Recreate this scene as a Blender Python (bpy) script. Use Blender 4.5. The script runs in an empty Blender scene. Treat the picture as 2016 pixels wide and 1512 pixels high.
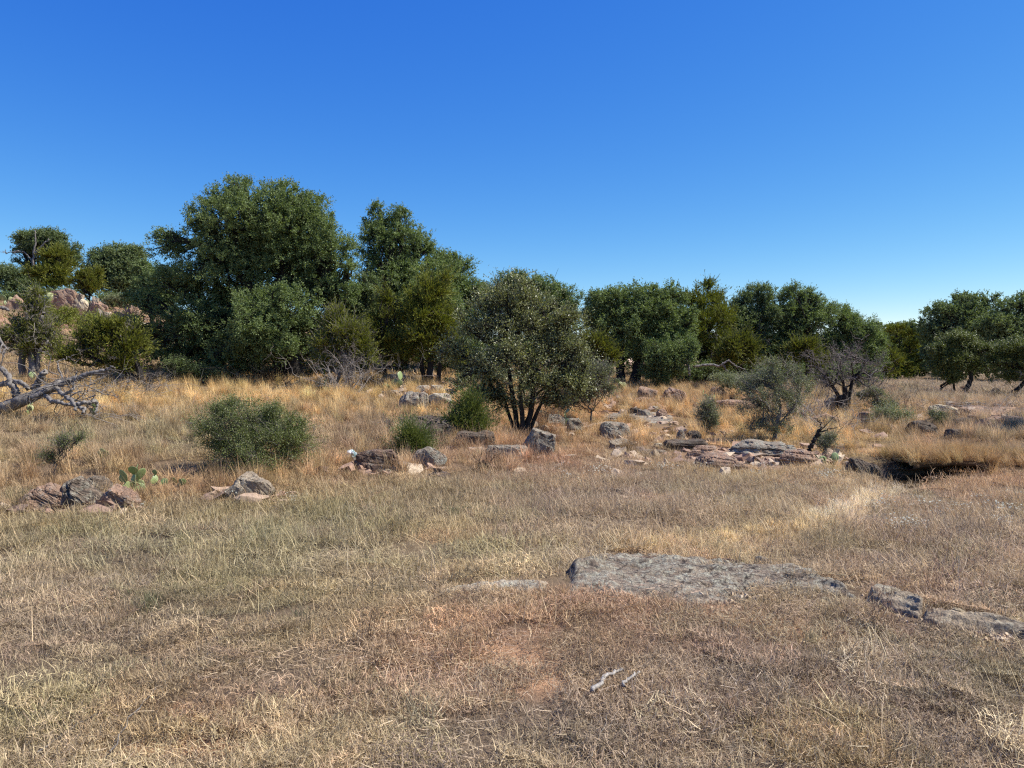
import bpy, math
import numpy as np
from mathutils import Vector

# ------------------------------------------------------------------ camera, sky, sun, exposure
sc = bpy.context.scene
COL = sc.collection
F = 1515.0                      # focal length of the photograph in its own pixels (2016 wide)
CAMH = 1.65
PITCH = math.radians(1.36)
cam = bpy.data.objects.new('camera', bpy.data.cameras.new('camera'))
COL.objects.link(cam)
sc.camera = cam
cam.location = (0, 0, CAMH)
cam.data.sensor_width = 36.0
cam.data.lens = 36.0 * F / 2016.0
cam.data.clip_start = 0.05
cam.data.clip_end = 3000
cam.rotation_euler = (math.radians(90) - PITCH, 0, 0)

SUN_EL, SUN_AZ = math.radians(53), math.radians(90)      # azimuth measured from +Y towards +X
S = Vector((math.sin(SUN_AZ) * math.cos(SUN_EL), math.cos(SUN_AZ) * math.cos(SUN_EL), math.sin(SUN_EL)))
sun = bpy.data.objects.new('sun', bpy.data.lights.new('sun', 'SUN'))
COL.objects.link(sun)
sun.data.energy = 5.0
sun.data.angle = math.radians(0.53)
sun.data.color = (1.0, 0.955, 0.88)
sun.rotation_euler = S.to_track_quat('Z', 'Y').to_euler()

world = bpy.data.worlds.new('World')
sc.world = world
world.use_nodes = True
wt = world.node_tree
sky = wt.nodes.new('ShaderNodeTexSky')
sky.sky_type = 'NISHITA'
sky.sun_disc = False
sky.sun_elevation = SUN_EL
sky.sun_rotation = SUN_AZ
sky.air_density, sky.dust_density, sky.ozone_density, sky.altitude = 0.7, 0.0, 6.0, 500
sep = wt.nodes.new('ShaderNodeSeparateColor')
cmb = wt.nodes.new('ShaderNodeCombineColor')
wt.links.new(sky.outputs[0], sep.inputs[0])
# grade of the sky: deep saturated blue overhead, paler towards the horizon
for k, (mul, ex) in enumerate(((3.75, 1.84), (1.46, 1.15), (0.90, 0.40))):
    a = wt.nodes.new('ShaderNodeMath'); a.operation = 'MULTIPLY'; a.inputs[1].default_value = 0.1
    p = wt.nodes.new('ShaderNodeMath'); p.operation = 'POWER'; p.inputs[1].default_value = ex
    m = wt.nodes.new('ShaderNodeMath'); m.operation = 'MULTIPLY'; m.inputs[1].default_value = mul * 10.0
    wt.links.new(sep.outputs[k], a.inputs[0]); wt.links.new(a.outputs[0], p.inputs[0])
    wt.links.new(p.outputs[0], m.inputs[0]); wt.links.new(m.outputs[0], cmb.inputs[k])
bg = wt.nodes['Background']
wt.links.new(cmb.outputs[0], bg.inputs[0])
bg.inputs[1].default_value = 0.085

vs = sc.view_settings
vs.view_transform = 'Standard'
vs.look = 'None'
vs.exposure = 0.62
vs.gamma = 1.0
sc.render.engine = 'CYCLES'
cy = sc.cycles
cy.max_bounces = 5
cy.diffuse_bounces = 3
cy.glossy_bounces = 2
cy.transmission_bounces = 3
cy.transparent_max_bounces = 4
cy.caustics_reflective = False
cy.caustics_refractive = False
cy.use_denoising = False
cy.use_adaptive_sampling = False
cy.sample_clamp_indirect = 4.0
cy.filter_width = 1.25
sc.render.use_persistent_data = False

# ------------------------------------------------------------------ numpy noise
def _h(ix, iy, iz, seed):
    n = (ix * 374761393 + iy * 668265263 + iz * 2147483647 + seed * 1274126177) & 0xFFFFFFFF
    n = ((n ^ (n >> 13)) * 1274126177) & 0xFFFFFFFF
    n = ((n ^ (n >> 16)) * 2246822519) & 0xFFFFFFFF
    return ((n ^ (n >> 15)) & 0xFFFFFF) / float(0xFFFFFF) * 2 - 1

def vnoise(p, seed=0):
    p = np.asarray(p, float)
    i = np.floor(p).astype(np.int64)
    f = p - i
    f = f * f * (3 - 2 * f)
    x, y, z = i[..., 0], i[..., 1], i[..., 2]
    def L(a, b, t): return a + (b - a) * t
    r = []
    for dz in (0, 1):
        a = L(_h(x, y, z + dz, seed), _h(x + 1, y, z + dz, seed), f[..., 0])
        b = L(_h(x, y + 1, z + dz, seed), _h(x + 1, y + 1, z + dz, seed), f[..., 0])
        r.append(L(a, b, f[..., 1]))
    return L(r[0], r[1], f[..., 2])

def fbm(p, octv=4, seed=0, gain=0.5):
    p = np.asarray(p, float)
    s, a, t = 0.0, 1.0, 0.0
    for k in range(octv):
        s = s + a * vnoise(p * 2.03 ** k + 17.3 * k, seed + k)
        t += a
        a *= gain
    return s / t

def n2(x, y, sc_, octv=3, seed=0):
    x = np.asarray(x, float); y = np.asarray(y, float)
    return fbm(np.stack([x * sc_, y * sc_, np.zeros_like(x)], -1), octv, seed)

# ------------------------------------------------------------------ terrain
PXC = np.array([-400, 0, 250, 450, 620, 800, 1000, 1250, 1500, 1700, 1900, 2450], float)
DC = np.array([0.01, 3, 6, 9, 12, 15, 18, 22, 26, 32, 40, 50, 70, 150, 900], float)
ZT = np.array([
 [0,0,0,.05,.30,.65,1.0,1.2,1.6,2.6,4.6,6.6,7.5,8,8],
 [0,0,0,.05,.25,.60,.90,1.15,1.4,2.2,4.0,6.5,7.2,7,7],
 [0,0,0,.05,.25,.55,.85,1.1,1.35,2.0,3.7,5.7,6.2,6,6],
 [0,0,0,.05,.25,.50,.80,1.05,1.3,1.9,3.2,4.7,5.0,5,5],
 [0,0,0,.05,.22,.45,.70,1.0,1.3,1.9,3.2,4.2,4.4,4,4],
 [0,0,0,.03,.15,.35,.58,.95,1.3,1.8,2.3,2.7,2.8,2.8,2.8],
 [0,0,0,.02,.08,.20,.42,.80,1.15,1.45,1.6,1.7,1.8,1.8,1.8],
 [0,0,0,.01,.05,.12,.28,.60,.95,1.25,1.4,1.4,1.4,1.3,1.2],
 [0,0,0,.0,.03,.14,.30,.50,.75,.95,1.0,1.0,1.0,.9,.9],
 [0,0,0,-.03,-.02,.10,.25,.45,.58,.60,.55,.5,.5,.5,.5],
 [0,0,0,-.03,.0,.15,.30,.40,.42,.42,.42,.40,.35,.4,.4],
 [0,0,0,-.03,.0,.15,.30,.40,.42,.42,.42,.40,.35,.4,.4]])
_lu = np.linspace(-400, 2450, 96)
_ld = np.exp(np.linspace(math.log(1.0), math.log(900), 260))
_t1 = np.stack([np.interp(_ld, DC, ZT[k]) for k in range(len(PXC))])
_tab = np.stack([np.interp(_lu, PXC, _t1[:, j]) for j in range(len(_ld))], 1)
for _ in range(3):
    _p = np.pad(_tab, 2, mode='edge')
    _tab = sum(_p[i:i + _tab.shape[0], 2:-2] for i in range(5)) / 5
    _p = np.pad(_tab, 2, mode='edge')
    _tab = sum(_p[2:-2, i:i + _tab.shape[1]] for i in range(5)) / 5

def smooth(a, b, v):
    t = np.clip((v - a) / (b - a), 0, 1)
    return t * t * (3 - 2 * t)

POOL_Z = -0.13
CH = []
for _a, _b in ((1742, 958), (1690, 985), (1640, 1015), (1570, 1040), (1480, 1054), (1380, 1066), (1250, 1082)):
    _d = 1.68 * F / (_b - 720.0); CH.append(((_a - 1008) / F * _d, _d))
CH = np.array(CH)
def chan(x, y):
    best = np.full(np.shape(x), 99.0)
    for a, b in zip(CH[:-1], CH[1:]):
        v = b - a; t = np.clip(((x - a[0]) * v[0] + (y - a[1]) * v[1]) / (v @ v), 0, 1)
        best = np.minimum(best, np.hypot(x - a[0] - t * v[0], y - a[1] - t * v[1]))
    return best
def terrain(x, y):
    x = np.asarray(x, float); y = np.asarray(y, float)
    yy = np.maximum(y, 1.0)
    px = np.clip(1008 + F * x / yy, -400, 2450)
    u = (px + 400) / 2850 * 95
    v = np.log(yy) / math.log(900) * 259
    i = np.clip(u.astype(int), 0, 94); j = np.clip(v.astype(int), 0, 258)
    fu = u - i; fv = np.clip(v - j, 0, 1)
    z = (_tab[i, j] * (1 - fu) * (1 - fv) + _tab[i + 1, j] * fu * (1 - fv)
         + _tab[i, j + 1] * (1 - fu) * fv + _tab[i + 1, j + 1] * fu * fv)
    z = z * smooth(0.5, 2.0, y)
    z = z + 0.035 * n2(x, y, 0.45, 3, 5) + 0.012 * n2(x, y, 2.3, 2, 9)
    z = z + 0.15 * n2(x, y, 0.12, 3, 15) * smooth(24, 45, y)
    # low ridge of soil that the foreground outcrop sits in, shallow channel behind it
    z = z + 0.05 * np.exp(-((y - 5.0) / 1.0) ** 2) * smooth(-0.3, 0.8, x)
    z = z - 0.06 * np.exp(-(chan(x, y) / 0.6) ** 2)
    # stock pool with an undercut far bank
    t = (x - 5.35) / 4.2
    yc = 12.15 + 0.55 * np.clip(t, 0, 1) + 0.10 * n2(x, y * 0, 1.4, 2, 33)
    along = smooth(5.15, 5.55, x) * (1 - smooth(7.3, 8.0, x))
    near = smooth(-1.5, -0.8, y - yc) ; far = 1 - smooth(0.22, 0.34, y - yc)
    z = z - 0.22 * along * near * far * (1 - .55 * smooth(6.7, 7.3, x))
    z = z + 0.10 * along * np.exp(-((y - yc - 0.62) / 0.3) ** 2) * (y > yc + 0.3)
    return z

def ground_hit(px, py, d0=2.0, d1=90.0):
    a = (px - 1008) / F; b = -(py - 756) / F
    dy = math.cos(PITCH) + b * math.sin(PITCH); dz = -math.sin(PITCH) + b * math.cos(PITCH)
    d = np.exp(np.linspace(math.log(d0), math.log(d1), 900))
    x = a / dy * d; z = CAMH + dz / dy * d
    g = terrain(x, d)
    k = np.argmax(z < g)
    return float(d[k]) if z[k] < g[k] else d1

def W(px, py, d):
    """point seen at photo pixel (px, py) at depth d (metres along +Y)"""
    a = (px - 1008) / F; b = -(py - 756) / F
    dy = math.cos(PITCH) + b * math.sin(PITCH); dz = -math.sin(PITCH) + b * math.cos(PITCH)
    return np.array([a / dy * d, d, CAMH + dz / dy * d])

def proj(x, y, z):
    yy = np.maximum(y, 0.3)
    c, s = math.cos(PITCH), math.sin(PITCH)
    h = z - CAMH
    dep = yy * c - h * s
    return 1008 + F * x / dep, 756 - F * (yy * s + h * c) / dep

def gp(px, d):
    x = (px - 1008) / F * d
    return np.array([x, d, float(terrain(np.array([x]), np.array([d]))[0])])

# ------------------------------------------------------------------ mesh helpers
def mk_mesh(name, V, Fc, attrs=None, mat=None, smooth_=True, nside=None):
    """V (n,3); Fc (m,k) array of equal-size faces, or list of such arrays"""
    me = bpy.data.meshes.new(name)
    if not isinstance(Fc, list): Fc = [Fc]
    Fc = [f for f in Fc if len(f)]
    V = np.asarray(V, np.float32)
    me.vertices.add(len(V)); me.vertices.foreach_set('co', V.ravel())
    lv = np.concatenate([f.ravel() for f in Fc]).astype(np.int32)
    tot = np.concatenate([np.full(len(f), f.shape[1]) for f in Fc]).astype(np.int32)
    st = np.concatenate([[0], np.cumsum(tot)[:-1]]).astype(np.int32)
    me.loops.add(len(lv)); me.loops.foreach_set('vertex_index', lv)
    me.polygons.add(len(tot)); me.polygons.foreach_set('loop_start', st)
    try: me.polygons.foreach_set('loop_total', tot)
    except Exception: pass
    me.polygons.foreach_set('use_smooth', np.full(len(tot), smooth_, bool))
    me.update(calc_edges=True)
    for k, a in (attrs or {}).items():
        a = np.asarray(a, np.float32)
        if a.ndim == 1:
            at = me.attributes.new(k, 'FLOAT', 'POINT'); at.data.foreach_set('value', a)
        else:
            at = me.attributes.new(k, 'FLOAT_COLOR', 'POINT')
            at.data.foreach_set('color', np.concatenate([a, np.ones((len(a), 1))], 1).astype(np.float32).ravel())
    if mat: me.materials.append(mat)
    return me

def link(name, me, parent=None, loc=None):
    o = bpy.data.objects.new(name, me)
    COL.objects.link(o)
    if loc is not None: o.location = loc
    if parent is not None: o.parent = parent
    return o

def tag(o, label, cat=None, group=None, kind=None):
    if label: o['label'] = label
    if cat: o['category'] = cat
    if group: o['group'] = group
    if kind: o['kind'] = kind
    return o

def thing(name, label, cat, loc, group=None):
    o = bpy.data.objects.new(name, None)
    o.empty_display_size = 0.2
    COL.objects.link(o); o.location = loc
    return tag(o, label, cat, group)

def tube_arrays(lines, sides=7, bark=0.0, rng=None):
    """lines: list of (pts (n,3), radii (n,)) -> V, F, tone"""
    Vs, Fs, off = [], [], 0
    for pts, rad in lines:
        pts = np.asarray(pts, float); rad = np.asarray(rad, float)
        if rad.max() > 0.012:
            pts = np.vstack([pts[0] - (pts[1] - pts[0]) * .02, pts, pts[-1] + (pts[-1] - pts[-2]) * .02]); rad = np.concatenate([[.001], rad, [.001]])
        n = len(pts)
        t = np.gradient(pts, axis=0); t /= np.linalg.norm(t, axis=1)[:, None] + 1e-9
        up = np.array([0.31, 0.22, 0.92]) if abs(t[0, 2]) < 0.9 else np.array([1.0, 0.1, 0.0])
        a = np.cross(t, up); a /= np.linalg.norm(a, axis=1)[:, None] + 1e-9
        b = np.cross(t, a)
        k = sides if rad.max() > 0.03 else (5 if rad.max() > 0.012 else 3)
        th = np.arange(k) / k * 2 * math.pi
        R = rad[:, None] * np.ones((1, k))
        if bark > 0 and rad.max() > 0.03:
            R = R * (1 + bark * rng.standard_normal((n, k)) + bark * 1.2 * rng.standard_normal((1, k)))
        P = pts[:, None] + R[..., None] * (np.cos(th)[None, :, None] * a[:, None] + np.sin(th)[None, :, None] * b[:, None])
        Vs.append(P.reshape(-1, 3))
        i = np.arange(n - 1)[:, None] * k; j = np.arange(k)[None]; j2 = (j + 1) % k
        q = np.stack([i + j, i + j2, i + k + j2, i + k + j], -1).reshape(-1, 4) + off
        Fs.append(q)
        off += n * k
    return np.concatenate(Vs), np.concatenate(Fs)

def curve_pts(P, n, rng=None, wob=0.0):
    """Catmull-Rom through control points P, n samples per span"""
    P = np.asarray(P, float)
    if len(P) == 2: P = np.array([P[0], P[0] * .5 + P[1] * .5, P[1]])
    Q = np.vstack([2 * P[0] - P[1], P, 2 * P[-1] - P[-2]])
    out = []
    for i in range(1, len(Q) - 2):
        t = np.linspace(0, 1, n, endpoint=False)[:, None]
        a, b, c, d = Q[i - 1], Q[i], Q[i + 1], Q[i + 2]
        out.append(0.5 * ((2 * b) + (-a + c) * t + (2 * a - 5 * b + 4 * c - d) * t ** 2 + (-a + 3 * b - 3 * c + d) * t ** 3))
    out.append(P[-1][None])
    out = np.concatenate(out)
    if wob and rng is not None:
        w = rng.standard_normal(out.shape) * wob; w[0] = 0
        out = out + w
    return out

# ------------------------------------------------------------------ node helpers
def nmat(name):
    m = bpy.data.materials.new(name); m.use_nodes = True
    nt = m.node_tree; nt.nodes.clear()
    out = nt.nodes.new('ShaderNodeOutputMaterial')
    return m, nt, out

def N(nt, typ, **kw):
    n = nt.nodes.new(typ)
    for k, v in kw.items():
        if k.startswith('i_'):
            key = k[2:]
            n.inputs[int(key) if key.isdigit() else key].default_value = v
        else: setattr(n, k, v)
    return n

def mixc(nt, fac, a, b, blend='MIX'):
    m = nt.nodes.new('ShaderNodeMix'); m.data_type = 'RGBA'; m.blend_type = blend
    for idx, v in ((0, fac), (6, a), (7, b)):
        if hasattr(v, 'is_linked') or isinstance(v, bpy.types.NodeSocket): nt.links.new(v, m.inputs[idx])
        elif idx == 0: m.inputs[0].default_value = v
        else: m.inputs[idx].default_value = (*v, 1) if len(v) == 3 else v
    return m.outputs[2]

def ramp(nt, fac, stops):
    r = nt.nodes.new('ShaderNodeValToRGB')
    el = r.color_ramp.elements
    while len(el) > 1: el.remove(el[-1])
    el[0].position = stops[0][0]; c = stops[0][1]; el[0].color = (*c, 1) if len(c) == 3 else c
    for p, c in stops[1:]:
        e = el.new(p); e.color = (*c, 1)
    nt.links.new(fac, r.inputs[0])
    return r.outputs[0]

def noise_node(nt, scale, detail=4, rough=0.6, vec=None):
    n = N(nt, 'ShaderNodeTexNoise'); n.inputs['Scale'].default_value = scale
    n.inputs['Detail'].default_value = detail; n.inputs['Roughness'].default_value = rough
    if vec is not None: nt.links.new(vec, n.inputs['Vector'])
    return n.outputs[0]

def g3(v): return (v, v, v)

# vegetation material: colour = base * tone; thin translucent
def leaf_mat(name, dark, light, spec=0.35, rough=0.45, transl=0.25, odd=None):
    m, nt, out = nmat(name)
    at = N(nt, 'ShaderNodeAttribute', attribute_name='tone')
    c = ramp(nt, at.outputs['Fac'], [(0.0, dark), (1.0, light)] + ([(0.985, light), (0.995, odd)] if odd else []))
    pb = N(nt, 'ShaderNodeBsdfPrincipled'); nt.links.new(c, pb.inputs['Base Color'])
    pb.inputs['Roughness'].default_value = rough
    pb.inputs['Specular IOR Level'].default_value = spec
    tr = N(nt, 'ShaderNodeBsdfTranslucent')
    c2 = mixc(nt, 1.0, c, (1.15, 1.25, 0.55), 'MULTIPLY')
    nt.links.new(c2, tr.inputs[0])
    mx = N(nt, 'ShaderNodeMixShader'); mx.inputs[0].default_value = transl
    nt.links.new(pb.outputs[0], mx.inputs[1]); nt.links.new(tr.outputs[0], mx.inputs[2])
    nt.links.new(mx.outputs[0], out.inputs[0])
    return m

def grass_mat(name='dry_grass'):
    m, nt, out = nmat(name)
    ti = N(nt, 'ShaderNodeAttribute', attribute_name='tint', attribute_type='INSTANCER')
    at = N(nt, 'ShaderNodeAttribute', attribute_name='tone')
    # tone 0..1 : shade of the blade; >1.5 : white petals
    v = N(nt, 'ShaderNodeMapRange'); v.inputs[1].default_value = 0; v.inputs[2].default_value = 1
    v.inputs[3].default_value = 0.30; v.inputs[4].default_value = 1.65; v.clamp = True
    nt.links.new(at.outputs['Fac'], v.inputs[0])
    cc = N(nt, 'ShaderNodeCombineColor')
    for k in range(3): nt.links.new(v.outputs[0], cc.inputs[k])
    c = mixc(nt, 1.0, ti.outputs['Color'], cc.outputs[0], 'MULTIPLY')
    gt = N(nt, 'ShaderNodeMath', operation='GREATER_THAN'); gt.inputs[1].default_value = 1.5
    nt.links.new(at.outputs['Fac'], gt.inputs[0])
    c = mixc(nt, gt.outputs[0], c, (0.52, 0.52, 0.42))
    df = N(nt, 'ShaderNodeBsdfPrincipled'); nt.links.new(c, df.inputs['Base Color'])
    df.inputs['Roughness'].default_value = 0.55; df.inputs['Specular IOR Level'].default_value = 0.25
    tr = N(nt, 'ShaderNodeBsdfTranslucent'); nt.links.new(c, tr.inputs[0])
    mx = N(nt, 'ShaderNodeMixShader'); mx.inputs[0].default_value = 0.3
    nt.links.new(df.outputs[0], mx.inputs[1]); nt.links.new(tr.outputs[0], mx.inputs[2])
    nt.links.new(mx.outputs[0], out.inputs[0])
    return m

def bark_mat(name, a, b, scale=18, stretch=0.25):
    m, nt, out = nmat(name)
    tc = N(nt, 'ShaderNodeTexCoord'); mp = N(nt, 'ShaderNodeMapping')
    mp.inputs['Scale'].default_value = (1, 1, stretch)
    nt.links.new(tc.outputs['Object'], mp.inputs[0])
    n1 = noise_node(nt, scale, 6, 0.7, mp.outputs[0])
    n2_ = noise_node(nt, scale * 0.16, 3, 0.6, tc.outputs['Object'])
    c = ramp(nt, n1, [(0.32, a), (0.68, b)])
    c = mixc(nt, n2_, c, tuple(x * 0.55 for x in a))
    pb = N(nt, 'ShaderNodeBsdfPrincipled'); nt.links.new(c, pb.inputs['Base Color'])
    pb.inputs['Roughness'].default_value = 0.9; pb.inputs['Specular IOR Level'].default_value = 0.2
    bp = N(nt, 'ShaderNodeBump'); bp.inputs['Strength'].default_value = 0.9; bp.inputs['Distance'].default_value = 0.02
    nt.links.new(n1, bp.inputs['Height']); nt.links.new(bp.outputs[0], pb.inputs['Normal'])
    nt.links.new(pb.outputs[0], out.inputs[0])
    return m

def rock_mat(name, base, second, dark, lichen, lich=0.5, strata=6.0, sd=0.0):
    m, nt, out = nmat(name)
    tc = N(nt, 'ShaderNodeTexCoord'); vec = tc.outputs['Object']
    at = N(nt, 'ShaderNodeAttribute', attribute_name='tone')
    nA = noise_node(nt, 2.2, 5, 0.6, vec)
    nB = noise_node(nt, 11, 6, 0.7, vec)
    nC = noise_node(nt, 45, 5, 0.7, vec)
    nD = noise_node(nt, 5.5, 8, 0.75, vec)
    c = mixc(nt, ramp(nt, nA, [(0.38, g3(0)), (0.62, g3(1))]), base, second)
    # bedding streaks follow the strata attribute
    sm = N(nt, 'ShaderNodeMath', operation='MULTIPLY_ADD'); sm.inputs[1].default_value = strata; 
    nt.links.new(at.outputs['Fac'], sm.inputs[0])
    nb2 = N(nt, 'ShaderNodeMath', operation='MULTIPLY'); nb2.inputs[1].default_value = 1.6
    nt.links.new(nA, nb2.inputs[0]); nt.links.new(nb2.outputs[0], sm.inputs[2])
    cv = N(nt, 'ShaderNodeCombineXYZ'); nt.links.new(sm.outputs[0], cv.inputs[0])
    st = noise_node(nt, 2.0, 4, 0.8, cv.outputs[0])
    c = mixc(nt, ramp(nt, st, [(0.36 + sd, g3(0.9)), (0.55 + sd * .7, g3(0))]), c, dark)
    c = mixc(nt, ramp(nt, nD, [(0.52, g3(0)), (0.66, g3(0.55))]), c, dark)
    fine = noise_node(nt, 34, 6, 0.8, vec)
    lm = mixc(nt, 1.0, ramp(nt, nB, [(0.56 - 0.16 * lich, g3(0)), (0.70 - 0.12 * lich, g3(1))]), ramp(nt, fine, [(0.42, g3(0.12)), (0.56, g3(0.9))]), 'MULTIPLY')
    c = mixc(nt, lm, c, lichen)
    if name == 'slab_granite':
        sa = N(nt, 'ShaderNodeAttribute', attribute_name='stain'); 
        sf = N(nt, 'ShaderNodeMath', operation='MULTIPLY_ADD'); nt.links.new(fine, sf.inputs[0]); sf.inputs[1].default_value = 1.3; nt.links.new(sa.outputs['Fac'], sf.inputs[2])
        c = mixc(nt, ramp(nt, sf.outputs[0], [(1.0, g3(0)), (1.14, g3(.75))]), c, (0.095, 0.068, 0.050))
        fl = noise_node(nt, 22, 8, 0.85, vec)
        c = mixc(nt, ramp(nt, fl, [(0.60, g3(0)), (0.64, g3(.9))]), c, (0.56, 0.53, 0.42))
        c = mixc(nt, ramp(nt, fl, [(0.36, g3(.9)), (0.40, g3(0))]), c, (0.07, 0.055, 0.045))
        vo = N(nt, 'ShaderNodeTexVoronoi'); vo.feature = 'DISTANCE_TO_EDGE'; vo.inputs['Scale'].default_value = 3.2; vo.inputs['Randomness'].default_value = 1
        vd = N(nt, 'ShaderNodeVectorMath', operation='MULTIPLY_ADD'); nv = N(nt, 'ShaderNodeTexNoise'); nv.inputs['Scale'].default_value = 5; nt.links.new(vec, nv.inputs['Vector'])
        nt.links.new(nv.outputs['Color'], vd.inputs[0]); vd.inputs[1].default_value = (.5, .5, .5); nt.links.new(vec, vd.inputs[2]); nt.links.new(vd.outputs[0], vo.inputs['Vector'])
        c = mixc(nt, ramp(nt, vo.outputs['Distance'], [(0.0, g3(.9)), (0.035, g3(0))]), c, (0.04, 0.03, 0.025))
    c = mixc(nt, 0.75, c, ramp(nt, nC, [(0.3, g3(0.55)), (0.7, g3(1.35))]), 'MULTIPLY')
    pb = N(nt, 'ShaderNodeBsdfPrincipled'); nt.links.new(c, pb.inputs['Base Color'])
    pb.inputs['Roughness'].default_value = 0.88; pb.inputs['Specular IOR Level'].default_value = 0.25
    ad = N(nt, 'ShaderNodeMath', operation='ADD'); nt.links.new(nC, ad.inputs[0]); nt.links.new(nD, ad.inputs[1])
    ad2 = N(nt, 'ShaderNodeMath', operation='ADD'); nt.links.new(ad.outputs[0], ad2.inputs[0]); nt.links.new(st, ad2.inputs[1])
    bp = N(nt, 'ShaderNodeBump'); bp.inputs['Strength'].default_value = 1.0; bp.inputs['Distance'].default_value = 0.035
    nt.links.new(ad2.outputs[0], bp.inputs['Height']); nt.links.new(bp.outputs[0], pb.inputs['Normal'])
    nt.links.new(pb.outputs[0], out.inputs[0])
    return m

def plain_mat(name, col, rough=0.7, spec=0.3, nscale=30, var=0.3):
    m, nt, out = nmat(name)
    tc = N(nt, 'ShaderNodeTexCoord')
    n = noise_node(nt, nscale, 4, 0.6, tc.outputs['Object'])
    c = mixc(nt, n, tuple(x * (1 - var) for x in col), tuple(min(1, x * (1 + var)) for x in col))
    pb = N(nt, 'ShaderNodeBsdfPrincipled'); nt.links.new(c, pb.inputs['Base Color'])
    pb.inputs['Roughness'].default_value = rough; pb.inputs['Specular IOR Level'].default_value = spec
    nt.links.new(pb.outputs[0], out.inputs[0])
    return m

M_OAK = leaf_mat('oak_leaves', (0.086, 0.121, 0.044), (0.276, 0.338, 0.138), 0.18, 0.6, 0.3, (0.20, 0.14, 0.07))
M_OAKB = leaf_mat('oak_leaves_bluish', (0.088, 0.120, 0.052), (0.260, 0.312, 0.143), 0.18, 0.6, 0.3, (0.18, 0.15, 0.09))
M_CEDAR = leaf_mat('cedar_sprays', (0.114, 0.131, 0.022), (0.309, 0.316, 0.054), 0.25, 0.6, 0.22, (0.20, 0.13, 0.05))
M_PERS = leaf_mat('glossy_leaves', (0.150, 0.160, 0.065), (0.380, 0.380, 0.180), 0.5, 0.38, 0.25, (0.20, 0.13, 0.06))
M_BUSH = leaf_mat('bush_leaves', (0.085, 0.105, 0.028), (0.235, 0.265, 0.082), 0.4, 0.45, 0.22)
M_GREY = leaf_mat('grey_leaves', (0.150, 0.165, 0.080), (0.360, 0.375, 0.215), 0.3, 0.6, 0.2)
M_BARKD = bark_mat('dark_bark', (0.022, 0.018, 0.015), (0.075, 0.066, 0.056))
M_BARKG = bark_mat('grey_bark', (0.12, 0.105, 0.092), (0.42, 0.385, 0.345))
M_DEAD = bark_mat('weathered_wood', (0.14, 0.12, 0.10), (0.46, 0.42, 0.38), 22, 0.5)
M_TWIG = plain_mat('dry_twigs', (0.27, 0.235, 0.20), 0.9, 0.1)
M_BONE = bark_mat('bleached_wood', (0.40, 0.36, 0.31), (0.75, 0.70, 0.62), 40, .5)
M_LOG = bark_mat('log_bark', (0.15, 0.13, 0.11), (0.50, 0.455, 0.40), 26, .5)
M_TWIGD = plain_mat('grey_twigs', (0.17, 0.145, 0.13), 0.9, 0.1)
M_GRASS = grass_mat()
M_RG = rock_mat('lichened_granite', (0.37, 0.285, 0.20), (0.28, 0.205, 0.145), (0.05, 0.042, 0.036), (0.42, 0.42, 0.33), 0.75)
M_RP = rock_mat('pink_gneiss', (0.46, 0.28, 0.175), (0.38, 0.25, 0.16), (0.075, 0.05, 0.042), (0.42, 0.37, 0.30), 0.35)
M_RT = rock_mat('tan_sandstone', (0.48, 0.38, 0.25), (0.38, 0.30, 0.21), (0.14, 0.10, 0.07), (0.50, 0.46, 0.34), 0.4, 10)
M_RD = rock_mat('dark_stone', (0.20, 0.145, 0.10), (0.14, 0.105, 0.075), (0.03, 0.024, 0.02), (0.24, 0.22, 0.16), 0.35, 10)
M_RW = rock_mat('pale_lichened_rock', (0.54, 0.44, 0.31), (0.42, 0.32, 0.23), (0.09, 0.075, 0.06), (0.56, 0.55, 0.43), 0.9)
M_RB = rock_mat('brown_stone', (0.26, 0.165, 0.11), (0.19, 0.125, 0.085), (0.06, 0.042, 0.032), (0.42, 0.37, 0.28), 0.3)
M_RL = rock_mat('layered_gneiss', (0.38, 0.27, 0.18), (0.48, 0.36, 0.24), (0.04, 0.032, 0.026), (0.52, 0.48, 0.36), 0.5, 26, .12)
M_SLAB = rock_mat('slab_granite', (0.35, 0.27, 0.19), (0.26, 0.195, 0.135), (0.085, 0.068, 0.055), (0.50, 0.48, 0.36), 0.8, 5)
M_RY = rock_mat('cream_stone', (0.68, 0.58, 0.38), (0.60, 0.48, 0.30), (0.28, 0.20, 0.13), (0.68, 0.62, 0.48), 0.3)

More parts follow.
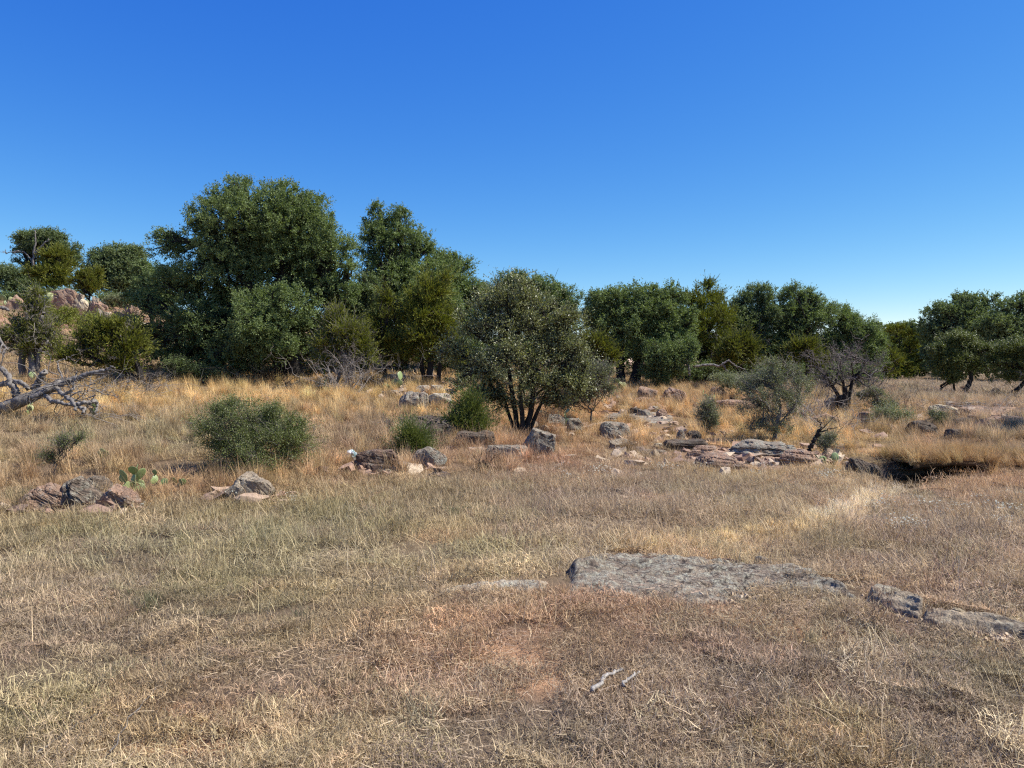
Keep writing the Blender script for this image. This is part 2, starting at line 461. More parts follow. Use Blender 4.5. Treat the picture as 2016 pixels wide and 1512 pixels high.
# ------------------------------------------------------------------ colour of the sward, as patches of real grass and soil
STRAW = np.array([0.49, 0.365, 0.205]); GOLD = np.array([0.68, 0.46, 0.175]); OLIVE = np.array([0.31, 0.265, 0.120])
PURP = np.array([0.40, 0.300, 0.195]); RUST = np.array([0.43, 0.235, 0.125]); PALE = np.array([0.58, 0.455, 0.255])
BROWN = np.array([0.36, 0.25, 0.145]); GREEN = np.array([0.20, 0.235, 0.075]); GREYG = np.array([0.29, 0.265, 0.145])
ORANGE = np.array([0.50, 0.27, 0.11])
BLOBS = [  # px, py, sx, sy, colour, weight
 (250, 1090, 420, 110, OLIVE, .38), (700, 1010, 320, 50, OLIVE, .5), (560, 1080, 260, 60, GREYG, .35), (350, 1190, 150, 50, OLIVE, .4),
 (100, 1230, 240, 90, PURP, .45), (100, 1440, 190, 60, GREEN, .28), (60, 1010, 60, 30, OLIVE, .55), (880, 1070, 70, 28, GOLD, .45),
 (1700, 990, 60, 45, PALE, .85), (1600, 1040, 110, 28, GOLD, .85), (1400, 1065, 170, 30, GOLD, .6), (1180, 1075, 120, 40, PALE, .45),
 (1000, 1120, 180, 28, PALE, .5), (830, 1120, 120, 35, PALE, .35), (1250, 1000, 240, 60, BROWN, .5), (1050, 910, 130, 30, RUST, .7),
 (1330, 985, 260, 50, PURP, .45), (1800, 1070, 260, 70, PURP, .55), (1900, 1130, 200, 60, BROWN, .55), (1250, 1200, 320, 40, RUST, .45),
 (1600, 1220, 240, 40, RUST, .5), (950, 1270, 260, 70, ORANGE, .30), (1000, 1330, 180, 60, RUST, .3), (1300, 1400, 420, 110, PURP, .75),
 (1800, 1380, 300, 140, PURP, .75), (620, 1400, 220, 80, STRAW, .5), (700, 1480, 300, 40, PALE, .35), (330, 1480, 160, 40, PALE, .35),
 (1600, 1480, 80, 60, GOLD, .35), (300, 1400, 120, 30, ORANGE, .25), (470, 1300, 260, 60, BROWN, .35), (1140, 1290, 120, 50, BROWN, .4),
 (450, 775, 420, 26, GOLD, .9), (750, 790, 170, 35, GOLD, .75), (60, 930, 80, 50, RUST, .30), (250, 870, 260, 40, GREYG, .35),
 (730, 860, 120, 40, BROWN, .4), (330, 960, 200, 40, ORANGE, .35), (650, 930, 120, 30, ORANGE, .3), (1200, 820, 160, 40, ORANGE, .5),
 (1400, 830, 150, 35, GOLD, .6), (1450, 905, 80, 18, GOLD, .6), (1850, 905, 140, 30, ORANGE, .45), (1850, 890, 60, 15, RUST, .5),
 (1900, 960, 200, 30, ORANGE, .25), (1800, 860, 100, 20, BROWN, .4), (1850, 775, 250, 14, PURP, .35), (1960, 885, 60, 25, BROWN, .6),
 (250, 620, 120, 15, PALE, .6), (1650, 870, 120, 35, GOLD, .4), (1950, 825, 90, 20, PURP, .4), (1340, 900, 100, 20, BROWN, .4)]

def tint(x, y, seed=0):
    z = terrain(x, y)
    px, py = proj(x, y, z)
    w0 = n2(x, y, 0.55, 3, 60)
    px = px + 60 * n2(x, y, 0.7, 3, 61); py = py + 22 * n2(x, y, 0.7, 3, 62) * np.clip(8 / np.maximum(y, 1), .15, 1.5)
    c = STRAW[None] * np.ones((len(x), 1))
    tallw = smooth(960, 900, py)[:, None]
    c = c * (1 - tallw) + np.array([0.53, 0.37, 0.185]) * tallw
    cw = (.85 * np.exp(-(chan(x, y) / .16) ** 2))[:, None]
    for bx, by, sx, sy, col, w in BLOBS:
        g = w * np.exp(-0.5 * ((px - bx) / sx) ** 2 - 0.5 * ((py - by) / sy) ** 2)
        g = np.clip(g * 1.5 * (1 + 0.6 * w0), 0, 1)[:, None]
        c = c * (1 - g) + col * g
    c = c * (1 - cw) + np.array([.74, .58, .33]) * cw
    m1 = smooth(0.12, 0.45, n2(x, y, 1.3, 3, 70))[:, None] * .35
    c = c * (1 - m1) + OLIVE * m1
    m2 = smooth(0.12, 0.5, n2(x, y, 2.1, 3, 71))[:, None] * .45
    c = c * (1 - m2) + PURP * m2
    m3 = smooth(0.15, 0.5, n2(x, y, 3.1, 3, 72))[:, None] * .28
    c = c * (1 - m3) + PALE * m3
    return c, px, py

SOILC = [(1300, 812, 60, 10), (1430, 775, 50, 8), (1360, 852, 50, 8), (1470, 895, 120, 14), (1230, 838, 40, 6), (1700, 822, 50, 8), (1880, 812, 80, 8), (1500, 815, 50, 8), (1090, 800, 30, 8), (970, 1280, 110, 40), (1060, 1330, 80, 22), (1490, 1215, 120, 22), (330, 1390, 50, 14), (1960, 1300, 26, 10), (920, 1330, 30, 14),
         (1290, 975, 30, 8), (380, 1470, 120, 14), (1240, 1175, 60, 10), (1620, 1240, 60, 18), (780, 1300, 60, 14)]
def bare(px, py, x, y):
    b = 0 * px
    for bx, by, sx, sy in SOILC:
        b = np.maximum(b, np.exp(-0.5 * ((px - bx) / sx) ** 2 - 0.5 * ((py - by) / sy) ** 2))
    return np.clip(b + 0.5 * n2(x, y, 4.0, 3, 80) * (b > .08), 0, 1)

# ------------------------------------------------------------------ ground sheet
def build_ground():
    front = np.radians(np.arange(-50, 50.01, 0.25))
    back = np.radians(np.arange(54, 307, 4.0))
    th = np.concatenate([front, back])
    r = [0.25]
    while r[-1] < 1400:
        q = r[-1]
        r.append(q * (1.04 if q < 2 else 1.008 if q < 20 else 1.012 if q < 60 else 1.05))
    r = np.array(r)
    nr, na = len(r), len(th)
    R, T = np.meshgrid(r, th, indexing='ij')
    x = (R * np.sin(T)).ravel(); y = (R * np.cos(T)).ravel()
    z = terrain(x, y)
    t, px, py = tint(x, y)
    b = bare(px, py, x, y)[:, None]
    soil = np.array([0.09, 0.062, 0.042]) + t * 0.16
    osoil = np.array([0.40, 0.23, 0.125])
    hill = (smooth(30, 40, y) * smooth(900, 500, px))[:, None] * (0.95 * smooth(-.25, .1, n2(x, y, .35, 3, 81)))[:, None]
    col = soil * (1 - b) + osoil * b
    col = col * (1 - hill) + np.array([0.42, 0.24, 0.155]) * hill
    far = (smooth(22, 35, y) * smooth(1350, 1600, px))[:, None]
    col = col * (1 - far * .8) + np.array([0.36, 0.27, 0.165]) * far * .8
    V = np.stack([x, y, z], 1)
    V = np.vstack([V, [[0, 0, float(terrain(np.zeros(1), np.zeros(1))[0])]]])
    col = np.vstack([col, col[:1]])
    i = np.arange(nr - 1)[:, None] * na; j = np.arange(na)[None]; j2 = (j + 1) % na
    q = np.stack([i + j, i + na + j, i + na + j2, i + j2], -1).reshape(-1, 4)[:, ::-1]
    jj = np.arange(na)
    tri = np.stack([np.full(na, nr * na), jj, (jj + 1) % na], 1)[:, ::-1]
    m, nt, out = nmat('soil_and_thatch')
    at = N(nt, 'ShaderNodeAttribute', attribute_name='col')
    tc = N(nt, 'ShaderNodeTexCoord')
    a = noise_node(nt, 14, 8, 0.75, tc.outputs['Object']); b_ = noise_node(nt, 90, 4, 0.7, tc.outputs['Object'])
    c = mixc(nt, 1.0, at.outputs['Color'], ramp(nt, a, [(0.3, g3(0.62)), (0.7, g3(1.35))]), 'MULTIPLY')
    c = mixc(nt, 0.8, c, ramp(nt, b_, [(0.32, g3(0.55)), (0.66, g3(1.45))]), 'MULTIPLY')
    pb = N(nt, 'ShaderNodeBsdfPrincipled'); nt.links.new(c, pb.inputs['Base Color'])
    pb.inputs['Roughness'].default_value = 1.0; pb.inputs['Specular IOR Level'].default_value = 0.1
    bp = N(nt, 'ShaderNodeBump'); bp.inputs['Strength'].default_value = 0.9; bp.inputs['Distance'].default_value = 0.015
    ad = N(nt, 'ShaderNodeMath', operation='ADD'); nt.links.new(a, ad.inputs[0]); nt.links.new(b_, ad.inputs[1])
    nt.links.new(ad.outputs[0], bp.inputs['Height']); nt.links.new(bp.outputs[0], pb.inputs['Normal'])
    nt.links.new(pb.outputs[0], out.inputs[0])
    me = mk_mesh('ground', V, [q, tri], {'col': col}, m)
    tag(link('ground', me), 'dry grassy ranch ground rising to a rocky hill on the left', None, None, 'structure')

build_ground()

# water in the pool
def build_water():
    xs = np.linspace(5.1, 8.9, 24)
    V = np.concatenate([np.stack([xs, 0 * xs + 10.9, 0 * xs + POOL_Z], 1), np.stack([xs, 0 * xs + 13.05, 0 * xs + POOL_Z], 1)])
    k = np.arange(23)
    q = np.stack([k, k + 1, k + 25, k + 24], 1)
    m, nt, out = nmat('murky_water')
    pb = N(nt, 'ShaderNodeBsdfPrincipled'); pb.inputs['Base Color'].default_value = (0.035, 0.024, 0.014, 1)
    pb.inputs['Roughness'].default_value = 0.06; pb.inputs['IOR'].default_value = 1.33
    tc = N(nt, 'ShaderNodeTexCoord'); n_ = noise_node(nt, 9, 3, 0.5, tc.outputs['Object'])
    bp = N(nt, 'ShaderNodeBump'); bp.inputs['Strength'].default_value = 0.12; bp.inputs['Distance'].default_value = 0.01
    nt.links.new(n_, bp.inputs['Height']); nt.links.new(bp.outputs[0], pb.inputs['Normal'])
    nt.links.new(pb.outputs[0], out.inputs[0])
    tag(link('water', mk_mesh('water', V, q, None, m)), 'small dark pool of murky water under the grassy bank', None, None, 'structure')
build_water()

def build_bank():
    # sod lip hanging over the far edge of the pool trough
    xs = np.linspace(6.28, 7.75, 110)
    yc = 12.15 + 0.55 * np.clip((xs - 5.35) / 4.2, 0, 1) + 0.10 * n2(xs, 0 * xs, 1.4, 2, 33)
    lip = .08 + .16 * n2(xs, 0 * xs, 2.6, 3, 34)
    rows = []
    zt = terrain(xs, yc + .75) 
    for dy, dz in ((1.0, .0), (.7, .015), (.4, .03), (.12, .02), (-.06, -.02), (-.10, -.06), (-.02, -.10), (.2, -.12), (.5, -.16), (.7, -.35)):
        y = yc + dy - lip * (dy < .3)
        z = np.where(dy >= .7, terrain(xs, y) + (.01 if dy < .9 else -.02), zt + dz + .012 * n2(xs, 0 * xs + dy * 7, 6, 3, 35))
        if dy == .7 and dz < 0: z = zt - .35
        rows.append(np.stack([xs, y, z], 1))
    V = np.stack(rows, 1).reshape(-1, 3); m = len(rows)
    i = np.arange(len(xs) - 1)[:, None] * m; j = np.arange(m - 1)[None]
    q = np.stack([i + j, i + m + j, i + m + j + 1, i + j + 1], -1).reshape(-1, 4)
    tag(link('bank', mk_mesh('bank', V, q, None, plain_mat('wet_soil', (0.12, 0.08, 0.05), .9, .1, 20, .5))), 'overhanging sod bank of the pool', None, None, 'structure')
build_bank()

# ------------------------------------------------------------------ rocks
EXCL = [(5.78, 11.55, .52, .85)]        # (x, y, rx, ry, angle) footprints where no grass grows

def sphere_grid(nu, nv):
    u = np.arange(nu) / nu * 2 * math.pi
    v = np.linspace(0, math.pi, nv)[1:-1]
    U, Vv = np.meshgrid(u, v)
    P = np.stack([np.cos(U) * np.sin(Vv), np.sin(U) * np.sin(Vv), np.cos(Vv)], -1).reshape(-1, 3)
    m = nv - 2
    i = np.arange(m - 1)[:, None] * nu; j = np.arange(nu)[None]; j2 = (j + 1) % nu
    q = np.stack([i + j, i + nu + j, i + nu + j2, i + j2], -1).reshape(-1, 4)
    P = np.vstack([P, [[0, 0, 1], [0, 0, -1]]])
    jj = np.arange(nu)
    t1 = np.stack([np.full(nu, m * nu), jj, (jj + 1) % nu], 1)
    t2 = np.stack([np.full(nu, m * nu + 1), (m - 1) * nu + (jj + 1) % nu, (m - 1) * nu + jj], 1)
    return P, q, np.vstack([t1, t2])

def rock_mesh(seed, size, mat, power=0.42, cuts=14, rough=0.045, strata=None, lay=(0.3, 0.2, 0.93), res=56, tilt=0.0, yaw=0.0):
    """size: half extents. strata: (thickness, depth) of weathered bedding steps"""
    rng = np.random.default_rng(seed)
    P, q, t = sphere_grid(res * 2, res)
    P = np.sign(P) * np.abs(P) ** power
    P /= np.maximum(1.0, (np.abs(P).max(1) ** 0.0))[:, None]
    for _ in range(cuts):
        n = rng.standard_normal(3); n[2] = abs(n[2]) * .9; n /= np.linalg.norm(n)
        d = rng.uniform(0.68, 0.98) * (np.abs(n) @ np.array([.8, .8, .8]))
        e = np.maximum(0, P @ n - d)
        P = P - e[:, None] * n * 0.93
    size = np.asarray(size, float)
    X = P * size
    s = float(size.mean())
    nn = P / (np.linalg.norm(P, axis=1)[:, None] + 1e-9)
    X = X + nn * (fbm(X / s * 1.1 + seed, 3, seed) * s * 0.20)[:, None]
    X = X + nn * (fbm(X / s * 4 + seed, 4, seed + 5) * s * rough)[:, None]
    X = X - nn * (np.abs(fbm(X / s * 2.3 + seed * 2, 3, seed + 9)) < 0.035)[:, None] * s * rough * 1.2
    lay = np.array(lay, float); lay /= np.linalg.norm(lay)
    h = X @ lay + 0.12 * s * fbm(X / s * 1.2, 3, seed + 3)
    if strata:
        th, dp = strata
        k = h / th
        fr = k - np.floor(k)
        idn = vnoise(np.stack([np.floor(k) * 1.7, 0 * k, 0 * k], -1), seed + 7)
        gw = 0.5 + 0.5 * vnoise(np.stack([np.floor(k) * 3.1, 0 * k + 9, 0 * k], -1) + X * .8 / s * [[0, 1, 1]], seed + 12)
        groove = np.exp(-(np.minimum(fr, 1 - fr) / 0.09) ** 2) * gw
        out_ = nn - (nn @ lay)[:, None] * lay
        X = X + out_ * ((idn * 1.0 - groove * 1.0) * dp)[:, None]
    c, s_ = math.cos(tilt), math.sin(tilt)
    X = np.stack([X[:, 0] * c + X[:, 2] * s_, X[:, 1], -X[:, 0] * s_ + X[:, 2] * c], 1)
    c, s_ = math.cos(yaw), math.sin(yaw)
    X = np.stack([X[:, 0] * c - X[:, 1] * s_, X[:, 0] * s_ + X[:, 1] * c, X[:, 2]], 1)
    h = (h - h.min()) / (np.ptp(h) + 1e-6)
    return mk_mesh('rock', X, [q, t], {'tone': h}, mat, smooth_=False)

def rock(label, x0, x1, y0, y1, mat, seed, name='rock', cat='rock', d=None, thick=0.7, sink=0.25, excl=True, group=None, **kw):
    """rock filling photo box (x0..x1, y0..y1); its foot at the ground there"""
    if d is None: d = ground_hit((x0 + x1) / 2, y1)
    hw = (x1 - x0) / 2 * d / F
    hh = (y1 - y0) / 2 * d / F
    hd = hw * thick
    c = W((x0 + x1) / 2, (y0 + y1) / 2, d + hd * 0.6)
    sink += .22; hz = hh * (1 + sink)
    c[2] -= hh * sink + hh * .06
    hw2 = hw
    me = rock_mesh(seed, (hw2 * 1.04, hd, hz * 1.06), mat, **kw)
    o = link(name, me, None, tuple(c))
    tag(o, label, cat, group)
    if excl: EXCL.append((c[0], c[1] + hd * .2, hw * 0.86, hd * 0.6))
    return o

G_RIGHT = 'loose rocks on the right bank'
G_MID = 'rocks in the middle of the field'
G_HILL = 'rocks on the hillside'
ST = dict(strata=(0.055, 0.03))
LR = dict(strata=(.028, .03), lay=(0, -.1, 1), cuts=9, res=70)
rock('longest dark layered slab of the ridge, dipping right, left of the prickly pear', 112, 206, 950, 1006, M_RL, 1, thick=.8, tilt=.62, **LR)
rock('short black-tipped layered slab at the right shoulder of the ridge', 166, 214, 941, 978, M_RL, 2, thick=.9, tilt=.6, **LR)
rock('pinkish low rock hump at the far left end of the layered ridge', 50, 140, 956, 1006, M_RP, 203, thick=.8, tilt=.5, **LR)
rock('slim reddish tilted slab just left of the prickly pear', 200, 262, 952, 1008, M_RP, 3, thick=.7, tilt=.7, **LR)
rock('tan flat slab leaning to the right below the round green bush', 448, 532, 930, 984, M_RT, 4, thick=.75, tilt=.5, lay=(.35, -.1, .9), strata=(.07, .02), cuts=8, power=.4)
rock('dark brown block of rock with grass in front, left of the little cedar', 702, 800, 888, 934, M_RB, 5, thick=.6, cuts=6, power=.4, lay=(.1, 0, 1), rough=.1, strata=(.09, .03))
rock('grey slab leaning down to the right of the little cedar', 812, 872, 880, 920, M_RG, 6, thick=.6, tilt=.5, cuts=8)
rock('small cream stone lying in front of the dark brown block', 744, 770, 923, 936, M_RY, 7, name='stone', cat='stone', cuts=6, excl=False)
rock('dark low rock mound left of the multi-stemmed tree', 783, 905, 822, 868, M_RD, 8, thick=.8, power=.8, cuts=4, rough=.1)
rock('cracked grey outcrop block with a vertical joint, front of the pale outcrop', 786, 842, 773, 806, M_RG, 9, thick=.7, cuts=9, power=.45, lay=(1, 0, .1), strata=(.18, .06))
rock('pale grey block right of centre in the pale outcrop', 836, 888, 776, 808, M_RW, 10, thick=.7, cuts=9, power=.45)
rock('cream rounded boulder on top of the pale outcrop', 818, 850, 759, 784, M_RW, 11, d=21.6, cuts=7, power=.6)
rock('knobbly whitish boulder on the right shoulder of the pale outcrop', 846, 872, 758, 782, M_RW, 12, d=21.5, cuts=9)
rock('small whitish block at the right end of the pale outcrop', 868, 902, 765, 792, M_RW, 13, d=21.2, cuts=9)
rock('flat pinkish ledge at the left end of the pale outcrop', 742, 805, 768, 790, M_RG, 14, d=21.0, cuts=7, thick=.5, lay=(0, 0, 1), **ST)
rock('long low grey ledge hidden under cedars above the outcrop', 752, 812, 738, 757, M_RG, 15, d=23.3, cuts=7, thick=.5, lay=(0, 0, 1), **ST)
rock('pale flat stone in the tall grass right of the round bush', 728, 750, 829, 839, M_RW, 16, cuts=6, name='stone', cat='stone')
rock('large boulder with a pale lichened top leaning on the tree foot', 1030, 1094, 832, 898, M_RG, 17, thick=.9, cuts=12, power=.6, rough=.09, tilt=.45)
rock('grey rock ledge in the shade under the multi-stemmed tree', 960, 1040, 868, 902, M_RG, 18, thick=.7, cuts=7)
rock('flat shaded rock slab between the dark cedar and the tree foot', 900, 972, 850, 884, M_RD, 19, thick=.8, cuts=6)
rock('dark grey upright rock between the two rounded boulders', 1116, 1152, 823, 854, M_RG, 20, cuts=8, power=.6)
rock('brown rock just right of the tree foot boulder', 1078, 1112, 815, 842, M_RG, 21, cuts=8)
rock('rounded grey-green lichened boulder alone in the golden grass', 1181, 1240, 831, 866, M_RG, 22, thick=.75, power=.7, cuts=6)
rock('low tan slab in the grass below the lone rounded boulder', 1200, 1254, 866, 886, M_RT, 23, thick=.8, tilt=.15, lay=(0, 0, 1), **ST)
for k, (a, b, c, e) in enumerate([(1260, 1286, 884, 892), (1284, 1312, 886, 895), (1288, 1306, 872, 884)]):
    rock(['thin pale stone flake left of the dark rock stack', 'thin pale stone flake nearest the dark rock stack', 'yellowish small stone above the pale flakes'][k], a, b, c, e,
         [M_RT, M_RT, M_RY][k], 30 + k, name='stone', cat='stone', thick=.8, cuts=6)
rock('dark layered rock stack with tan edges left of the thorny tree', 1312, 1392, 864, 886, M_RD, 34, thick=.7, lay=(0, 0, 1), strata=(.04, .03), power=.4)
rock('small upright grey stone behind the dark rock stack', 1332, 1348, 846, 870, M_RG, 35, name='stone', cat='stone')
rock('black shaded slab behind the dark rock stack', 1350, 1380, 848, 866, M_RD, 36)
rock('broad brown bedrock shelf in front of the thorny tree', 1372, 1470, 893, 926, M_RP, 37, thick=1.0, sink=1.0, lay=(.1, .1, 1), strata=(.05, .03), cuts=5, power=.7)
rock('grey flat bedrock shelf at the foot of the thorny tree', 1440, 1580, 868, 900, M_RG, 38, thick=.6, sink=1.0, lay=(.05, .1, 1), strata=(.05, .03), cuts=5, power=.7)
rock('reddish bedrock shelf between the thorny tree and the cactus', 1530, 1606, 888, 918, M_RP, 39, thick=.7, sink=1.0, lay=(.1, .1, 1), strata=(.05, .03), cuts=5, power=.7)
rock('small reddish shelf rock at the left end of the bedrock shelves', 1350, 1420, 880, 904, M_RP, 40, thick=.6, sink=1.0, lay=(0, 0, 1), strata=(.05, .03))
rock('reddish pointed rock left of the split pink boulder', 1252, 1296, 764, 786, M_RP, 41, tilt=.4, cuts=9, power=.45)
rock('low reddish rock in front of the pointed one', 1250, 1282, 783, 797, M_RP, 42, cuts=9)
rock('pink split boulder with a flat leaning face below the twin-trunk oak', 1298, 1346, 764, 796, M_RP, 43, tilt=.35, cuts=10, power=.4, lay=(.7, 0, .7), strata=(.1, .03))
rock('small dark stone touching the pink split boulder', 1336, 1352, 774, 788, M_RD, 44, name='stone', cat='stone')
rock('light pink round boulder under the grey-green shrubs', 1400, 1430, 761, 782, M_RP, 45, cuts=9, power=.6)
rock('broad flat pink slab right of the small round cedar', 1412, 1474, 791, 815, M_RP, 46, thick=.8, tilt=.1, cuts=8, lay=(0, 0, 1), **ST)
rock('pale round stone glimpsed through the thorny tree', 1550, 1572, 787, 806, M_RY, 47, d=18.5, name='stone', cat='stone', power=.8)
for k, (a, b, c, e) in enumerate([(1226, 1244, 806, 820), (1238, 1262, 802, 818), (1250, 1280, 806, 822), (1276, 1298, 800, 814), (1292, 1312, 806, 824)]):
    rock(['charred stone at the left of the dark heap', 'dark stone at the middle of the dark heap', 'grey stone at the right of the dark heap',
          'pale stone right behind the dark heap', 'pinkish stone farthest right of the dark heap'][k], a, b, c, e, [M_RD, M_RD, M_RG, M_RW, M_RP][k], 50 + k,
         name='stone', cat='stone', group='stones of the dark heap', cuts=9, thick=.8)
rock('flat grey ledge in front of the dark stone heap', 1190, 1262, 815, 832, M_RG, 56, thick=.7, lay=(0, 0, 1), **ST)
rock('orange and tan ledge behind the grey leafless tree', 1626, 1672, 776, 800, M_RT, 57, d=20.5, thick=.6, lay=(0, 0, 1), **ST)
rock('maroon rock in the brush left below the leafless tree', 1592, 1650, 812, 840, M_RP, 58, cuts=8, thick=.6)
rock('small reddish block left of the maroon rock', 1578, 1604, 806, 824, M_RP, 59)
rock('reddish rock beside the shrub below the leafless tree', 1690, 1732, 812, 838, M_RP, 60, cuts=8)
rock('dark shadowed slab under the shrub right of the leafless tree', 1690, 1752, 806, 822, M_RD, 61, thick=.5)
rock('cream yellow wedge-shaped rock, brightest of the right bank', 1832, 1882, 799, 824, M_RY, 62, thick=.6, tilt=.15, cuts=5, power=.35)
rock('brown rounded rock right behind the cream wedge rock', 1876, 1908, 803, 822, M_RP, 63, group=G_RIGHT)
rock('long flat ledge below the twin-trunk mesquite', 1838, 1900, 790, 804, M_RT, 64, d=23.5, thick=.5, lay=(0, 0, 1), group=G_RIGHT, **ST)
rock('pale flat ledge right below the twin-trunk mesquite', 1890, 1936, 791, 803, M_RW, 65, d=23.0, thick=.5, lay=(0, 0, 1), group=G_RIGHT, **ST)
rock('dark grey slab right of the small shrub on the right bank', 1872, 1916, 820, 838, M_RD, 66, thick=.6, group=G_RIGHT, **ST)
rock('brown block with a flat sloping top on the right bank', 1914, 1956, 828, 852, M_RP, 67, tilt=.4, cuts=9, power=.35, group=G_RIGHT)
rock('black lichened boulder left of the small shrub on the right bank', 1786, 1840, 830, 858, M_RD, 68, rough=.1, group=G_RIGHT)
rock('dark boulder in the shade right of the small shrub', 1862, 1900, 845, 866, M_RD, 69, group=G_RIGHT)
rock('reddish small ledge between the slabs of the right bank', 1902, 1942, 818, 832, M_RP, 70, thick=.5, group=G_RIGHT, **ST)
rock('low rocky ledge at the right edge behind the brush', 1930, 2030, 818, 836, M_RP, 71, thick=.4, lay=(0, 0, 1), group=G_RIGHT, **ST)
rock('white stone near the right edge of the field', 1998, 2008, 893, 900, M_RY, 72, name='stone', cat='stone', cuts=5, excl=False)
rock('small cream ledge left of the cream wedge rock', 1800, 1828, 786, 798, M_RT, 73, thick=.6, group=G_RIGHT)
rock('dark ribbed driftwood-like rock at the edge of the pool', 1664, 1734, 906, 946, M_RD, 74, d=12.0, thick=.5, sink=-.1, tilt=.35, lay=(.55, -.2, .8), strata=(.035, .03), power=.7, cuts=4)
rock('small flat dark rock at the left end of the pool', 1656, 1682, 924, 942, M_RD, 75, d=12.0, thick=.6, lay=(.2, 0, 1), strata=(.03, .02), power=.7)
rock('low brown rock at the right edge of the pool', 1722, 1750, 924, 944, M_RD, 76, d=12.25, thick=.7, power=.7)
rock('tan stone beside the cactus near the pool', 1612, 1628, 912, 924, M_RP, 77, name='stone', cat='stone')
# hillside rocks (far left)
for k, (a, b, c, e, d, mt, lb) in enumerate([
    (84, 122, 566, 596, 42, M_RP, 'red jagged rock at the left end of the hillside outcrop'),
    (104, 150, 570, 604, 41, M_RP, 'large red slanting slab of the hillside outcrop'),
    (138, 160, 578, 600, 41, M_RT, 'tan slab at the right end of the hillside outcrop'),
    (152, 172, 588, 606, 40, M_RY, 'cream stone below the round hillside cedar'),
    (168, 190, 584, 606, 40, M_RT, 'tan upright rock left of the hillside path'),
    (178, 208, 592, 608, 40, M_RP, 'dark red rock right of the tan upright rock'),
    (236, 270, 602, 624, 38, M_RP, 'red slanting ledge beside the big oak on the hillside'),
    (186, 214, 612, 622, 37, M_RG, 'flat grey slab alone on the pale hillside grass'),
    (210, 244, 616, 640, 36, M_RP, 'pinkish broken ledge below the flat grey hillside slab'),
    (10, 40, 575, 600, 43, M_RP, 'reddish rock face at the far left of the hillside'),
    (256, 290, 632, 650, 33, M_RW, 'pale rock below the red slanting ledge'),
    (612, 646, 626, 648, 38, M_RT, 'orange tan rock seen between the big oak and the cedars'),
    (560, 590, 640, 658, 37, M_RP, 'pinkish rock seen under the big oak'),
    (10, 50, 690, 702, 31, M_RT, 'flat tan ledge behind the left cedar trunks')]):
    rock(lb, a, b, c, e, mt, 90 + k, d=d, tilt=.35, lay=(.6, 0, .8), strata=(.2, .08), res=36, cuts=12, power=.45, group=G_HILL, sink=1.6, thick=.5)

def gp_hit(px, py): return ground_hit(px, py, 2.5, 60)
# foreground bedrock slab: a low dome broken out of the soil
def outcrop(name, label, outline, hmax, mat, seed, nx=150, ny=70, edge=0.16, margin=.16):
    """outline: list of (px, py_far, py_near); height rises from the soil inside it"""
    pxs = np.array([o[0] for o in outline], float)
    far = np.array([gp_hit(o[0], o[1]) for o in outline]); near = np.array([gp_hit(o[0], o[2]) for o in outline])
    U = np.linspace(pxs[0], pxs[-1], nx)
    df = np.interp(U, pxs, far); dn = np.interp(U, pxs, near)
    Tt = np.linspace(-0.12, 1.12, ny)
    UU, TT = np.meshgrid(U, Tt, indexing='ij')
    D = dn[:, None] + (df - dn)[:, None] * TT
    X = (UU - 1008) / F * D
    Y = D
    e = np.minimum(TT, 1 - TT) * np.maximum((df - dn)[:, None], .05)
    ends = np.minimum(UU - pxs[0], pxs[-1] - UU) / F * D
    wob = 0.09 * n2(X, Y, 2.6, 5, seed)
    h = smooth(-0.02, edge, np.minimum(e, ends * 1.2) + wob)
    prof = 0.25 + 0.75 * smooth(0, 0.7, TT)          # highest near the far edge
    Z = terrain(X.ravel(), Y.ravel()).reshape(X.shape)
    P3 = np.stack([X, Y, 0 * X], -1)
    rel = fbm(P3 * 1.8, 4, seed + 2) * 0.7 + fbm(P3 * np.array([3, 9, 1]), 5, seed + 4) * 0.5
    lay = X * 0.25 + Y + 0.08 * fbm(P3 * 2, 3, seed + 6)
    st_ = np.floor(lay / 0.13) * 0.13
    ter = (lay - st_) / 0.13
    bump = -0.010 * np.exp(-((ter - .5) / .07) ** 2) * smooth(-.1, .3, vnoise(P3 * 2.5, seed + 8))
    crack = np.abs(fbm(P3 * np.array([1.3, 2.6, 1]), 4, seed + 20))
    bump = bump - 0.018 * np.exp(-(crack / .018) ** 2)
    H = hmax * prof * (0.8 + rel)
    Hq = H / 0.035; fq = Hq - np.floor(Hq); H = (np.floor(Hq) + smooth(.35, .65, fq)) * 0.035 * .5 + H * .5
    Z = Z - 0.05 + (H + 0.05) * h + bump * h + 0.022 * fbm(P3 * 14, 5, seed + 10, .65) * h
    V = np.stack([X, Y, Z], -1).reshape(-1, 3)
    c = V.mean(0); V = V - c
    i = np.arange(nx - 1)[:, None] * ny; j = np.arange(ny - 1)[None]
    q = np.stack([i + j, i + ny + j, i + ny + j + 1, i + j + 1], -1).reshape(-1, 4)
    stain = np.exp(-((TT - .72) / .2) ** 2) * smooth(1150, 1210, UU) * smooth(1500, 1400, UU) + .7 * np.exp(-((TT - .35) / .14) ** 2) * smooth(1280, 1330, UU) * smooth(1460, 1400, UU)
    stain = np.clip(stain * (.9 + 1.1 * fbm(P3 * np.array([2.5, 6, 1]), 4, seed + 30)), 0, 1)
    me = mk_mesh(name, V, q, {'tone': lay.ravel() * .5, 'stain': stain.ravel()}, mat, smooth_=True)
    tag(link(name, me, None, tuple(c)), label, 'rock', None, 'thing')
    for k in range(0, nx, 4):
        a = near_far = (dn[k] + df[k]) / 2
        xx = (U[k] - 1008) / F * a
        EXCL.append((xx, a + 0.03, 0.14, max(0.05, (df[k] - dn[k]) / 2 - margin)))


